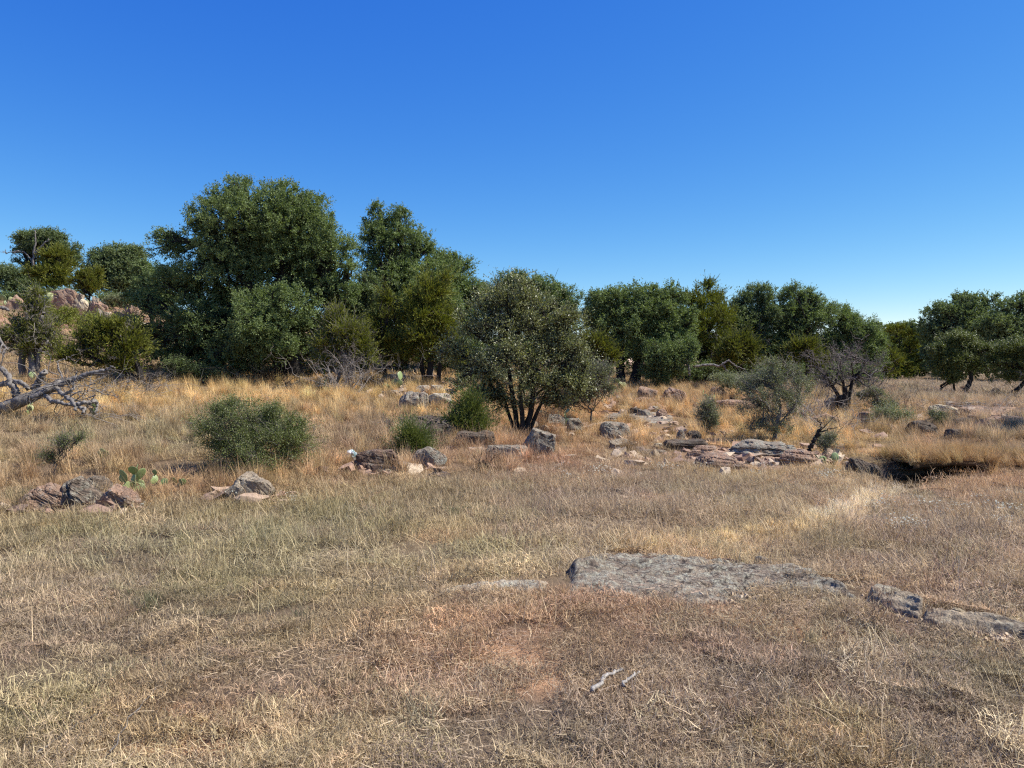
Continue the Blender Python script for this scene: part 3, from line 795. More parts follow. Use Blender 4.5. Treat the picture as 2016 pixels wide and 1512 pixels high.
outcrop('rock_slab', 'large grey lichened rock slab lying flat in the foreground grass',
        [(1104, 1150, 1178), (1125, 1112, 1186), (1180, 1102, 1192), (1300, 1100, 1196), (1400, 1108, 1200), (1480, 1112, 1196),
         (1560, 1120, 1180), (1620, 1138, 1176), (1665, 1158, 1180), (1702, 1180, 1190)], 0.085, M_SLAB, 201, nx=420, ny=150, edge=.16)
rock('thin dark ledge along the back edge of the large slab', 1240, 1330, 1096, 1112, M_RB, 220, d=6.35, thick=.25, lay=(0, 0, 1), strata=(.02, .02), excl=False)
rock('short dark ledge right of the first one on the back edge of the large slab', 1385, 1470, 1100, 1116, M_RB, 221, d=6.3, thick=.25, lay=(0, 0, 1), strata=(.02, .02), excl=False)
outcrop('rock_slab', 'thin pale sliver of rock in the grass left of the large slab', [(850, 1160, 1176), (930, 1150, 1172), (1000, 1146, 1166), (1080, 1148, 1166)], 0.03, M_RW, 202, edge=.1)
outcrop('rock_slab', 'tan grooved rock tail right of the large slab', [(1708, 1180, 1192), (1740, 1180, 1204), (1790, 1188, 1218), (1822, 1206, 1224)], 0.13, M_RT, 203, edge=.05, margin=-.03)
outcrop('rock_slab', 'flat grey rock sheet running to the right edge', [(1815, 1208, 1226), (1870, 1214, 1252), (1930, 1226, 1256), (2000, 1238, 1262), (2060, 1250, 1270)], 0.10, M_RT, 204, edge=.05, margin=-.03)
outcrop('rock_slab', 'broad flush pinkish bedrock sheet in the grass below the thorny tree', [(1345, 898, 912), (1400, 886, 926), (1470, 880, 932), (1540, 884, 926), (1600, 894, 918)], .05, M_RP, 206, edge=.2)
outcrop('rock_slab', 'flush grey ledge crossing the golden grass above the lone boulder', [(1185, 818, 826), (1230, 812, 832), (1290, 814, 834), (1330, 822, 832)], .06, M_RG, 207, edge=.15)
outcrop('rock_slab', 'flat pink ledge in the grass right of the small sapling', [(1400, 800, 810), (1440, 790, 814), (1490, 792, 812), (1510, 800, 808)], .08, M_RP, 208, edge=.2)
outcrop('rock_slab', 'flat tan ledge stretching across the right bank', [(1880, 806, 822), (1930, 800, 824), (1990, 806, 826), (2060, 812, 826)], .08, M_RP, 209, edge=.25)
rock('cream angular stone resting on the flat grey rock sheet', 1872, 1898, 1199, 1216, M_RY, 210, name='stone', cat='stone', cuts=8, power=.4, excl=False)
rock('white pebble on the large slab front edge', 1272, 1292, 1148, 1164, M_RY, 211, name='stone', cat='stone', cuts=7, excl=False, d=5.62)
rock('knob of grey rock standing on the back edge of the large slab', 1484, 1520, 1096, 1122, M_RG, 212, d=6.3, cuts=8, excl=False)
rock('small white pebble at the front right of the large slab', 1618, 1634, 1176, 1186, M_RY, 213, name='stone', cat='stone', cuts=7, excl=False)
rock('reddish fist-sized stone in the nearest grass', 1616, 1634, 1468, 1488, M_RP, 214, name='stone', cat='stone', cuts=7, excl=False)
rock('white stone flake at the edge of the mown grass', 1178, 1194, 913, 920, M_RY, 215, name='stone', cat='stone', cuts=7, excl=False)
rock('pale stone flake right of the white one at the edge of the mown grass', 1248, 1266, 929, 936, M_RY, 216, name='stone', cat='stone', cuts=7, excl=False)
rock('white stone left in the mown grass below the tree', 1064, 1074, 932, 940, M_RW, 217, name='stone', cat='stone', cuts=7, excl=False)
rock('orange clod of stone in the short grass', 1204, 1222, 960, 970, M_RT, 218, name='stone', cat='stone', cuts=7, excl=False)

# ------------------------------------------------------------------ leaves
def leaf_mesh(C, D, L, Wd, tone, rng, flat=0.0, mat=None, name='leaves'):
    """diamond leaves: centre C, long axis D, random roll (flat>0 turns faces upwards)"""
    n = len(C)
    D = D / (np.linalg.norm(D, axis=1)[:, None] + 1e-9)
    r = rng.standard_normal((n, 3)); r[:, 2] *= (1 - flat) 
    side = np.cross(D, r); side = np.cross(D, np.cross(D, r)) if False else side
    side /= np.linalg.norm(side, axis=1)[:, None] + 1e-9
    if flat > 0:
        hz = np.cross(D, np.array([0, 0, 1.0])); hz /= np.linalg.norm(hz, axis=1)[:, None] + 1e-6
        sg = np.sign((hz * side).sum(1))[:, None]; sg[sg == 0] = 1
        side = side * (1 - flat) + hz * sg * flat
        side /= np.linalg.norm(side, axis=1)[:, None] + 1e-9
    L = np.asarray(L)[:, None]; Wd = np.asarray(Wd)[:, None]
    nrm = np.cross(D, side)
    a = C - D * L * .5; b = C + D * L * .5
    m1 = C + side * Wd * .5 + nrm * L * .06; m2 = C - side * Wd * .5 + nrm * L * .06
    V = np.stack([a, m1, b, m2], 1).reshape(-1, 3)
    q = np.arange(n * 4).reshape(-1, 4)
    return mk_mesh(name, V, q, {'tone': np.repeat(np.clip(tone, 0, 1), 4)}, mat, smooth_=False)

def unit(v): return v / (np.linalg.norm(v, axis=-1, keepdims=True) + 1e-9)

def lobe_points(lobes, n, rng, shell=0.5, rugged=0.35, seed=0, sub=.34, even=.5):
    """points clumped in billows on the shells of ellipsoids (cx,cy,cz,rx,ry,rz); outline uneven"""
    lb = np.array(lobes)
    vol = (lb[:, 3] * lb[:, 4] * lb[:, 5]) ** 0.75
    S_ = max(len(lb) * 5, n // 14)
    k = rng.choice(len(lb), S_, p=vol / vol.sum())
    v = unit(rng.standard_normal((S_, 3)))
    v[:, 2] = np.where((v[:, 2] < -0.2) & (rng.random(S_) < .4), -v[:, 2], v[:, 2])
    rr = rng.random(S_) ** (shell * .8)
    rr = rr * (0.94 + rugged * 1.2 * fbm((v * 1.7 + lb[k, :3] * 0.9) * 1.3, 3, seed)) * rng.uniform(.8, 1.12, S_)
    sc_ = lb[k, :3] + v * rr[:, None] * lb[k, 3:6]
    sr = sub * lb[k, 3:6].mean(1) * rng.uniform(.55, 1.35, S_)
    j = rng.integers(S_, size=n)
    u = unit(rng.standard_normal((n, 3)) + v[j] * .5 + [0, 0, .25])
    P = sc_[j] + u * (sr[j] * rng.random(n) ** .45)[:, None] * [1, 1, .75]
    D_, kk = unit(u + v[j] * .7), k[j]
    # the rest of the crown: an even, ragged shell
    w = rng.random(n) < even
    k2 = rng.choice(len(lb), n, p=vol / vol.sum()); v2 = unit(rng.standard_normal((n, 3)))
    v2[:, 2] = np.where((v2[:, 2] < -0.2) & (rng.random(n) < .4), -v2[:, 2], v2[:, 2])
    r2 = rng.random(n) ** shell * (1.02 + rugged * fbm((v2 * 1.7 + lb[k2, :3] * 0.9) * 1.6, 4, seed + 2))
    P = np.where(w[:, None], lb[k2, :3] + v2 * r2[:, None] * lb[k2, 3:6], P)
    return P, np.where(w[:, None], v2, D_), np.where(w, k2, kk)

def crown(lobes, n_leaf, kind, rng, seed=0, L=0.06, seg=None):
    """returns cluster centres, twig lines, and leaf arrays"""
    cfg = dict(oak=(7, 7, .25, .35, .5), cedar=(6, 9, .36, .75, .48), pers=(6, 6, .33, .6, .42), bush=(6, 7, .15, .6, .5), sparse=(5, 6, .20, .5, .5), far=(5, 7, .42, .4, .5))[kind]
    K, J, spread, upb, shell = cfg
    M = max(6, n_leaf // (K * J))
    size = np.array(lobes)[:, 3:6].mean()
    Cc, v, k = lobe_points(lobes, M, rng, shell, .38 if kind in ('oak', 'far') else .6, seed, even=.5 if kind in ('oak', 'far') else .2)
    ctone = rng.normal(0, .12, M) + 0.10 * vnoise(Cc * 1.1, seed + 4)
    sp = spread * (rng.uniform(.6, 1.35, M) if kind in ('oak', 'far') else rng.uniform(.4, 1.1, M) + 1.1 * rng.random(M) ** 4)
    # twigs
    td = unit(v[:, None] * 1.0 + np.array([0, 0, upb]) + rng.standard_normal((M, K, 3)) * .75)
    T0 = np.repeat(Cc[:, None], K, 1)
    tl = sp[:, None] * rng.uniform(.5, 1.2, (M, K))
    t = rng.uniform(.12, 1.0, (M, K, J))
    P = T0[:, :, None] + td[:, :, None] * (tl[..., None] * t)[..., None]
    side = unit(rng.standard_normal((M, K, J, 3)))
    if kind == 'cedar':
        off, L_, W_ = 0.05 * (1.15 - t), L * 1.5, L * .42
        dirs = unit(td[:, :, None] * 1.0 + side * .45 + np.array([0, 0, .25]))
    elif kind == 'pers':
        off, L_, W_ = 0.04 + 0 * t, L, L * .42
        dirs = unit(td[:, :, None] * .6 + side * .8 + np.array([0, 0, .1]))
    else:
        off, L_, W_ = 0.035 + 0 * t, L, L * .55
        dirs = unit(td[:, :, None] * .5 + side * .9)
    P = P + side * off[..., None]
    n = M * K * J
    tone = (ctone[:, None, None] + rng.normal(.45, .17, (M, K, J))).reshape(-1)
    odd = rng.random(n) < .012
    tone = np.clip(tone, 0, .98); tone[odd] = 1.0
    ls = rng.uniform(.65, 1.25, n)
    return Cc, k, P.reshape(-1, 3), dirs.reshape(-1, 3), L_ * ls, W_ * ls, tone, (T0, td, tl)

def tree(name, label, cat, d, base, lobes, kind='oak', leaves=30000, L=.06, mat=None, bark=None, trunk_r=0.12, fork=None, stems=None,
         dead=0, seed=1, group=None, depth_k=1.0, twigs=True, limbs=True, parts=('trunk', 'crown'), extra=None, flat=.15):
    """base: photo x of the foot (placed on the ground at depth d). lobes: (px, py, rx, ry[, ddepth]) in photo pixels at that depth"""
    rng = np.random.default_rng(seed)
    B = gp(base, d)
    LB = []
    kf = 1.14 if group in (G_BELT, G_BACK) else 1.25 if group == G_HT else 1.10 if kind in ('pers', 'bush', 'cedar', 'sparse') else 1.06
    for lb in lobes:
        px, py, rx, ry = lb[:4]; rx *= kf; ry *= kf; dd = lb[4] if len(lb) > 4 else 0
        c = W(px, py, d + dd); s = (d + dd) / F
        sh = {'oak': .11, 'cedar': .16, 'pers': .16, 'bush': .05, 'sparse': .07, 'far': .16}[kind]
        ax, az = max(rx * s - sh, .4 * rx * s), max(ry * s - sh, .4 * ry * s)
        LB.append([*c, ax, (ax + az) / 2 * depth_k, az])
    LBn = np.array(LB)
    t = thing(name, label, cat, tuple(B), group)
    Cc, k, P, D, Ls, Ws, tone, tw = crown(LB, int(leaves * (2.2 if kind in ('oak', 'far') else 1.4)), kind, rng, seed, L * (.92 if kind in ('oak', 'far') else 1.0 if kind in ('oak', 'far', 'cedar') else .92))
    keep = P[:, 2] > terrain(P[:, 0], P[:, 1]) + .02
    tws = min(1.0, (L / .05) ** 1.3)
    mat = mat or {'oak': M_OAK, 'far': M_OAKB, 'cedar': M_CEDAR, 'pers': M_PERS, 'bush': M_BUSH, 'sparse': M_GREY}[kind]
    me = leaf_mesh((P - B)[keep], D[keep], Ls[keep], Ws[keep], tone[keep], rng, flat, mat)
    link(parts[1], me, t)
    # wood
    lines = []
    if stems is None:
        fz = fork if fork is not None else .35
        top = LBn[:, :3].mean(0)
        fk = B * (1 - fz) + top * fz + np.array([0, 0, 0])
        lines.append((curve_pts([B + [0, 0, -.08], B * .6 + fk * .4 + rng.normal(0, .05, 3), fk], 5, rng, trunk_r * .08), None, trunk_r, trunk_r * .62))
        forks = [fk]
    else:
        forks = []
        for s_ in stems:
            pts = []
            for q in s_['p']:
                dd = q[2] if len(q) > 2 else 0
                pts.append(W(q[0], q[1], d + dd))
            if s_.get('foot', True):
                pts[0] = gp(s_['p'][0][0], d + (s_['p'][0][2] if len(s_['p'][0]) > 2 else 0)) - [0, 0, .06]
            lines.append((curve_pts(pts, 5, rng, s_['r'][0] * .08), None, s_['r'][0], s_['r'][1]))
            forks.append(pts[-1])
    forks = np.array(forks)
    allp = [np.linspace(0, 1, 1)]
    tubes = [(l[0], np.linspace(l[2], l[3], len(l[0])) * np.concatenate([[1.35, 1.12], np.ones(len(l[0]) - 2)])) for l in lines]
    if limbs:
        for i, lb in enumerate(LBn):
            f = forks[np.argmin(((forks - lb[:3]) ** 2).sum(1))]
            mid = (f + lb[:3]) / 2 + rng.normal(0, .10, 3) * np.linalg.norm(f - lb[:3])
            r0 = trunk_r * .5
            c = curve_pts([f, mid, lb[:3]], 6, rng, .02)
            tubes.append((c, np.linspace(r0, r0 * .35, len(c))))
            idx = np.where(k == i)[0]
            nb = min(len(idx), max(5, int(len(idx) * .5)), 60)
            for j in idx[:nb]:
                s0 = c[rng.integers(len(c) // 3, len(c))]
                e = Cc[j]
                m = (s0 + e) / 2 + rng.normal(0, .12, 3) * np.linalg.norm(e - s0) + [0, 0, .05]
                cc = curve_pts([s0, m, e], 4, rng, .008)
                tubes.append((cc, np.linspace(max(r0 * .22, .004), .006 * min(1, L / .05), len(cc))))
    if twigs:
        T0, td, tl = tw
        M, K = tl.shape
        nsel = min(M * K, 2200); tws = min(1.0, (L / .055) ** 1.3)
        sel = rng.choice(M * K, nsel, replace=False)
        a = T0.reshape(-1, 3)[sel]; b = a + td.reshape(-1, 3)[sel] * tl.reshape(-1)[sel][:, None]
        for p0, p1 in zip(a, b):
            tubes.append((np.array([p0, (p0 + p1) / 2 + rng.normal(0, .01, 3), p1]), np.array([.006, .005, .003]) * tws))
    V, Fq = tube_arrays([(p - B, r) for p, r in tubes], 8, .06, rng)
    link(parts[0], mk_mesh(parts[0], V, Fq, None, bark or M_BARKD), t)
    if dead:
        dl = []
        for _ in range(dead):
            i = rng.integers(len(LBn)); lb = LBn[i]
            s0 = forks[rng.integers(len(forks))] * .5 + lb[:3] * .5 + rng.normal(0, .15, 3)
            v = unit(rng.standard_normal(3) * [1, 1, .7] + [0, -.5, -.1])
            e = s0 + v * lb[3:6].mean() * rng.uniform(.7, 1.4)
            br_ = branchy(s0, e, .011 * tws, 3 if tws > .9 else 2, rng)
            if dead <= 16:
                V, Fq = tube_arrays([(p - B, r) for p, r in br_], 5); link('dead_branch', mk_mesh('dead_branch', V, Fq, None, M_TWIG), t)
            else: dl += br_
        if dl:
            V, Fq = tube_arrays([(p - B, r) for p, r in dl], 5)
            link('dead_twigs', mk_mesh('dead_twigs', V, Fq, None, M_TWIG), t)
    if extra: extra(t, B, rng)
    return t

def branchy(a, b, r, level, rng, kids=4, wob=.12, spread=.7):
    """a bent branch from a to b with side twigs"""
    ln = np.linalg.norm(b - a)
    c = curve_pts([a, a * .6 + b * .4 + rng.normal(0, wob * .6, 3) * ln, a * .25 + b * .75 + rng.normal(0, wob * .5, 3) * ln, b], 3)
    out = [(c, np.linspace(r, r * .4, len(c)))]
    if level > 0:
        for _ in range(kids):
            i = rng.integers(2, len(c))
            dr = unit(unit(b - a) * .8 + rng.standard_normal(3) * spread)
            out += branchy(c[i], c[i] + dr * ln * rng.uniform(.3, .6), r * .5, level - 1, rng, kids, wob, spread)
    return out

def wood(name, label, cat, lines, mat, base=None, group=None, sides=8, bark=.07, seed=0, part=None):
    rng = np.random.default_rng(seed)
    V, Fq = tube_arrays(lines, sides, bark, rng)
    B = V.mean(0) if base is None else np.asarray(base)
    me = mk_mesh(name, V - B, Fq, None, mat)
    return tag(link(name, me, None, tuple(B)), label, cat, group)

G_HT = 'trees along the hilltop'; G_BACK = 'trees of the far belt'; G_BELT = 'trees of the middle belt'
# --- big live oak
tree('live_oak', 'largest live oak with a broad round crown, left of centre', 'tree', 24.5, 566,
     [(500, 440, 110, 78), (470, 372, 30, 34), (590, 440, 70, 70), (400, 450, 42, 48), (430, 400, 40, 36), (640, 500, 66, 64), (560, 520, 120, 74, .5), (420, 540, 95, 66),
      (330, 490, 36, 42), (345, 570, 72, 48), (290, 600, 42, 34), (380, 640, 74, 52, -.5), (470, 690, 62, 42, -1.0), (330, 670, 50, 36, .4), (540, 610, 80, 50, -1.2),
      (640, 580, 66, 48), (610, 640, 56, 36), (500, 650, 66, 52, -1.6), (555, 690, 46, 36, -1.6), (690, 540, 22, 40), (380, 705, 60, 30, .6), (435, 720, 70, 26, .3), (560, 400, 60, 44), (480, 600, 60, 50, .8), (600, 700, 44, 34, .6), (520, 700, 60, 34, .8), (440, 580, 50, 40, .9), (610, 560, 60, 50, .9), (260, 660, 30, 40, .6), (500, 500, 110, 60, 1.2)],
     'oak', 175000, .062, trunk_r=.30, seed=11, flat=.1,
     stems=[dict(p=[(578, 740), (568, 690), (556, 640), (548, 590), (556, 540)], r=(.34, .17)), dict(p=[(556, 640), (520, 590), (474, 545), (470, 500)], r=(.16, .09), foot=False),
            dict(p=[(560, 650), (610, 600), (650, 560)], r=(.14, .07), foot=False), dict(p=[(548, 735, .6), (540, 690, .4), (525, 655)], r=(.14, .08)),
            dict(p=[(470, 740, .3), (460, 700, .2), (440, 640)], r=(.11, .06))])
# --- oaks behind it, right shoulder
tree('live_oak', 'tall live oak right of the largest one, flat topped', 'tree', 28, 790,
     [(750, 440, 34, 34), (785, 430, 26, 26), (775, 480, 66, 44), (830, 490, 30, 36), (800, 550, 90, 54), (740, 540, 26, 52), (735, 600, 44, 50), (820, 620, 90, 60), (725, 670, 30, 40)],
     'oak', 62000, .066, trunk_r=.2, seed=12, group=G_BELT)
tree('live_oak', 'live oak with a sloping shoulder behind the tall cedar', 'tree', 29.5, 890,
     [(870, 520, 36, 30), (905, 530, 34, 26), (890, 570, 56, 40), (925, 580, 30, 30), (900, 640, 56, 50)], 'oak', 30000, .066, trunk_r=.16, seed=13, group=G_BELT)
tree('live_oak', 'live oak showing above and behind the multi-stemmed tree', 'tree', 30, 1050,
     [(1015, 560, 34, 26), (1060, 570, 40, 28), (1100, 590, 36, 30), (1120, 620, 26, 30), (1080, 640, 60, 50), (1000, 610, 60, 50), (960, 590, 34, 30), (1120, 690, 30, 40)],
     'oak', 42000, .066, trunk_r=.16, seed=14, group=G_BELT)
# --- cedars in front of the oaks
tree('cedar', 'yellow-green cedar right of the largest oak with a grey dead skirt', 'tree', 22, 668,
     [(668, 660, 42, 40), (640, 690, 34, 26), (700, 670, 36, 30), (720, 700, 24, 24), (660, 628, 18, 20), (630, 715, 26, 14)], 'cedar', 22000, .052, trunk_r=.08, seed=15, dead=34, bark=M_BARKG)
tree('cedar', 'olive cedar left of the tallest cedar, standing above the prickly pear', 'tree', 23.5, 752,
     [(752, 640, 34, 44), (770, 690, 44, 34), (735, 680, 26, 36), (765, 600, 22, 26), (800, 705, 30, 24)], 'cedar', 20000, .054, trunk_r=.09, seed=16, dead=12)
tree('cedar', 'tallest cedar of the group above the pale outcrop', 'tree', 23.5, 850,
     [(850, 580, 34, 40), (830, 620, 46, 44), (875, 640, 34, 40), (850, 680, 52, 40), (895, 700, 26, 24), (820, 700, 40, 26), (835, 555, 16, 20), (812, 590, 24, 26)], 'cedar', 36000, .054, trunk_r=.11,
     seed=17, dead=16, stems=[dict(p=[(846, 755), (848, 700), (850, 620)], r=(.12, .05)), dict(p=[(862, 752), (868, 705), (876, 650)], r=(.08, .04)), dict(p=[(836, 750, .3), (830, 710), (826, 660)], r=(.07, .03))])
tree('live_oak', 'small bluish oak filling the gap between the largest oak and the cedars', 'tree', 25.5, 690,
     [(690, 610, 40, 40), (720, 580, 30, 44), (655, 600, 26, 30), (710, 650, 40, 34)], 'oak', 20000, .062, mat=M_OAKB, trunk_r=.1, seed=18, group=G_BELT)
# --- multi-stemmed glossy-leaved tree, centre
tree('persimmon_tree', 'multi-stemmed tree with glossy silvery leaves in the centre', 'tree', 15.3, 1032,
     [(1010, 590, 52, 46), (960, 600, 36, 44), (1060, 610, 48, 44), (1105, 650, 44, 46), (1020, 650, 80, 50), (940, 660, 52, 50), (905, 700, 38, 38), (1000, 710, 84, 44, -.4), (1090, 710, 60, 42),
      (1130, 700, 34, 36), (950, 735, 54, 34), (1040, 760, 56, 34, -.3), (1110, 760, 48, 32), (1150, 735, 26, 32), (905, 745, 26, 22), (1080, 795, 34, 20), (985, 780, 26, 22), (980, 560, 24, 26), (1035, 560, 20, 24), (985, 790, 44, 26), (1075, 800, 50, 22), (935, 772, 44, 26), (1130, 778, 40, 24), (1040, 800, 30, 16, .5), (1000, 802, 52, 30), (1088, 798, 56, 30), (948, 790, 40, 28), (1140, 760, 44, 34)],
     'pers', 36000, .052, trunk_r=.075, seed=21, flat=0.0, depth_k=.7, dead=14,
     stems=[dict(p=[(1028, 865), (1040, 830), (1048, 790), (1052, 740), (1072, 690)], r=(.075, .03)), dict(p=[(1022, 865, .1), (1016, 820), (1008, 770), (1000, 720), (985, 670)], r=(.06, .028)),
            dict(p=[(1030, 868, -.1), (1028, 820, -.1), (1024, 770, -.2), (1030, 700, -.2)], r=(.055, .025)), dict(p=[(1016, 862, .2), (1000, 810, .2), (985, 765), (960, 725)], r=(.04, .018)),
            dict(p=[(1036, 866, .1), (1056, 815, .1), (1078, 770), (1110, 720)], r=(.05, .02))])
tree('cedar', 'small dark cedar in the shade left of the multi-stemmed tree', 'shrub', 14.4, 920, [(922, 815, 30, 26), (910, 845, 36, 24), (940, 848, 28, 22), (926, 795, 14, 16)], 'cedar', 15000, .036, trunk_r=.03,
     mat=M_BUSH, seed=22, parts=('stem', 'foliage'), twigs=False)
tree('shrub', 'olive shrub spreading right of the multi-stemmed tree', 'shrub', 17.5, 1165, [(1165, 745, 36, 26), (1140, 775, 36, 22), (1195, 765, 24, 20), (1120, 795, 26, 14), (1200, 740, 20, 20)], 'pers', 14000, .042,
     trunk_r=.03, mat=M_GREY, bark=M_BARKG, seed=23, parts=('stem', 'foliage'))
tree('cedar', 'bright yellow-green cedar bush between the multi-stemmed tree and the twin-trunk oak', 'shrub', 22, 1180, [(1170, 690, 34, 30), (1195, 705, 24, 26), (1160, 720, 30, 20)], 'cedar', 11000, .05,
     trunk_r=.05, seed=24, parts=('stem', 'foliage'))
# --- middle belt
tree('live_oak', 'live oak with two dark trunks forming a V', 'tree', 26.5, 1236,
     [(1200, 600, 42, 32), (1262, 590, 50, 30), (1300, 620, 44, 40), (1230, 640, 74, 44), (1175, 640, 28, 40), (1290, 670, 54, 36), (1340, 680, 32, 34), (1200, 690, 30, 30), (1345, 640, 24, 34), (1320, 585, 30, 22), (1270, 700, 30, 20)],
     'oak', 66000, .064, trunk_r=.17, seed=31, group=G_BELT,
     stems=[dict(p=[(1222, 748), (1221, 710), (1222, 670), (1230, 640)], r=(.17, .11)), dict(p=[(1246, 750), (1258, 715), (1270, 680), (1274, 650)], r=(.18, .10)), dict(p=[(1262, 700), (1300, 680), (1330, 665)], r=(.07, .03), foot=False)])
tree('live_oak', 'low bushy oak leaning over the pink split boulder', 'tree', 25.5, 1296, [(1310, 700, 36, 24), (1290, 725, 32, 22), (1335, 715, 30, 24), (1350, 690, 24, 22), (1300, 745, 24, 16)], 'oak', 17000, .055, trunk_r=.05, seed=32, group=G_BELT)
tree('cedar', 'spiky-topped cedar rising highest in the middle belt', 'tree', 30, 1385,
     [(1370, 570, 12, 24), (1395, 565, 10, 24), (1350, 590, 18, 24), (1385, 600, 44, 28), (1420, 600, 24, 24), (1385, 640, 60, 34), (1400, 690, 60, 34), (1350, 640, 24, 40)], 'cedar', 36000, .06, trunk_r=.13, seed=33,
     dead=12, group=G_BELT, mat=None)
tree('live_oak', 'grey-green oak right of the spiky cedar', 'tree', 31, 1470, [(1462, 600, 22, 26), (1455, 640, 44, 34), (1500, 590, 30, 30), (1510, 640, 44, 36), (1470, 690, 50, 30)], 'oak', 32000, .066, trunk_r=.14, seed=34, dead=10, mat=M_OAKB, group=G_BELT)
tree('live_oak', 'open-crowned oak with its limbs showing against the sky', 'tree', 31, 1570, [(1562, 582, 32, 20), (1600, 595, 30, 16), (1545, 620, 36, 28), (1600, 630, 44, 28), (1560, 660, 50, 26), (1630, 612, 24, 18), (1530, 690, 50, 26)],
     'oak', 34000, .062, trunk_r=.15, seed=35, dead=14, group=G_BELT)
tree('live_oak', 'round-crowned oak at the right end of the middle belt', 'tree', 32, 1690, [(1650, 610, 20, 14), (1660, 640, 36, 26), (1690, 655, 38, 30), (1715, 680, 26, 34), (1670, 700, 50, 34), (1630, 680, 30, 30)], 'oak', 36000, .062, trunk_r=.13, seed=36,
     dead=6, group=G_BELT)
tree('cedar', 'dark yellow-green cedar above the fallen white branch', 'tree', 26.5, 1465, [(1460, 690, 34, 24), (1435, 712, 26, 18), (1490, 712, 26, 18), (1460, 668, 16, 14)], 'cedar', 13000, .055, trunk_r=.06, seed=37, group=G_BELT)
tree('cedar', 'dark yellow-green cedar behind the leafless grey tree', 'tree', 27, 1590, [(1580, 690, 30, 26), (1605, 712, 30, 20), (1560, 715, 24, 18)], 'cedar', 12000, .055, trunk_r=.06, seed=38, group=G_BELT)
tree('shrub', 'low grey-green shrub right of the light pink boulder', 'shrub', 23.5, 1448, [(1430, 752, 30, 13), (1462, 756, 34, 14), (1490, 758, 22, 12), (1410, 742, 18, 8)], 'sparse', 11000, .035, trunk_r=.015, seed=39, parts=('stem', 'foliage'), twigs=False)
# --- far belt, right
tree('cedar', 'tall dark cedar left in the far belt beyond the field', 'tree', 62, 1765, [(1765, 660, 32, 24), (1750, 690, 34, 30), (1790, 690, 26, 34), (1770, 720, 40, 24)], 'cedar', 22000, .14, trunk_r=.2, seed=41, group=G_BACK)
tree('cedar', 'yellow cedar bush at the left edge of the far field', 'tree', 52, 1752, [(1745, 700, 20, 20), (1765, 722, 20, 18), (1740, 730, 24, 14)], 'cedar', 9000, .11, trunk_r=.1, seed=42, group=G_BACK)
tree('live_oak', 'dark oak behind the cedar in the far belt', 'tree', 72, 1800, [(1740, 648, 20, 12), (1780, 645, 30, 12), (1820, 650, 24, 14), (1815, 700, 34, 44), (1770, 680, 50, 30)], 'far', 22000, .17, trunk_r=.25, seed=43, group=G_BACK, mat=M_OAKB)
tree('live_oak', 'tall domed oak in the far belt behind the twin-trunk mesquite', 'tree', 60, 1885,
     [(1900, 592, 32, 16), (1945, 592, 22, 14), (1860, 615, 34, 20), (1900, 625, 44, 28), (1840, 650, 34, 26), (1890, 670, 60, 36), (1850, 700, 34, 34), (1940, 640, 34, 34)], 'far', 46000, .14, trunk_r=.3, seed=44, group=G_BACK)
tree('live_oak', 'tall oak in the far belt at the right edge of the photo', 'tree', 57, 1995, [(1975, 610, 24, 20), (2010, 600, 26, 22), (1960, 650, 36, 36), (2010, 660, 44, 44), (1985, 705, 50, 34), (2060, 620, 40, 36), (2070, 700, 60, 40)], 'far', 50000, .14,
     trunk_r=.3, seed=45, group=G_BACK)
tree('mesquite', 'twin-trunk mesquite with feathery green layers in the right field', 'tree', 31, 1890,
     [(1890, 670, 34, 18), (1850, 690, 26, 14), (1930, 690, 30, 16), (1880, 710, 44, 16), (1850, 725, 26, 12), (1925, 722, 30, 14), (1875, 740, 30, 12), (1870, 752, 16, 8)], 'oak', 30000, .055, mat=M_BUSH, trunk_r=.09, seed=46, flat=.5,
     stems=[dict(p=[(1894, 788), (1902, 765), (1912, 742), (1900, 715)], r=(.12, .06)), dict(p=[(1878, 790, .3), (1879, 768, .3), (1876, 745), (1868, 722)], r=(.06, .03)), dict(p=[(1878, 752), (1862, 758), (1852, 768)], r=(.03, .015), foot=False)])
tree('mesquite', 'leaning mesquite at the right edge with low branches', 'tree', 31, 1972,
     [(1990, 690, 40, 22), (1965, 715, 30, 18), (2010, 720, 34, 20), (1990, 745, 30, 12), (2040, 700, 40, 34), (2050, 740, 34, 16), (1960, 742, 20, 10)], 'oak', 30000, .055, mat=M_BUSH, trunk_r=.1, seed=47, flat=.5,
     stems=[dict(p=[(1975, 792), (1990, 775), (2012, 758), (2030, 735)], r=(.12, .06))], dead=14)
tree('mesquite', 'mesquite standing just past the right edge whose shade falls on the bank', 'tree', 16.8, 2215, [(2150, 590, 60, 34), (2230, 560, 80, 44), (2290, 600, 70, 40), (2190, 640, 70, 34)], 'oak', 16000, .055, mat=M_BUSH, trunk_r=.09, seed=48, flat=.4)
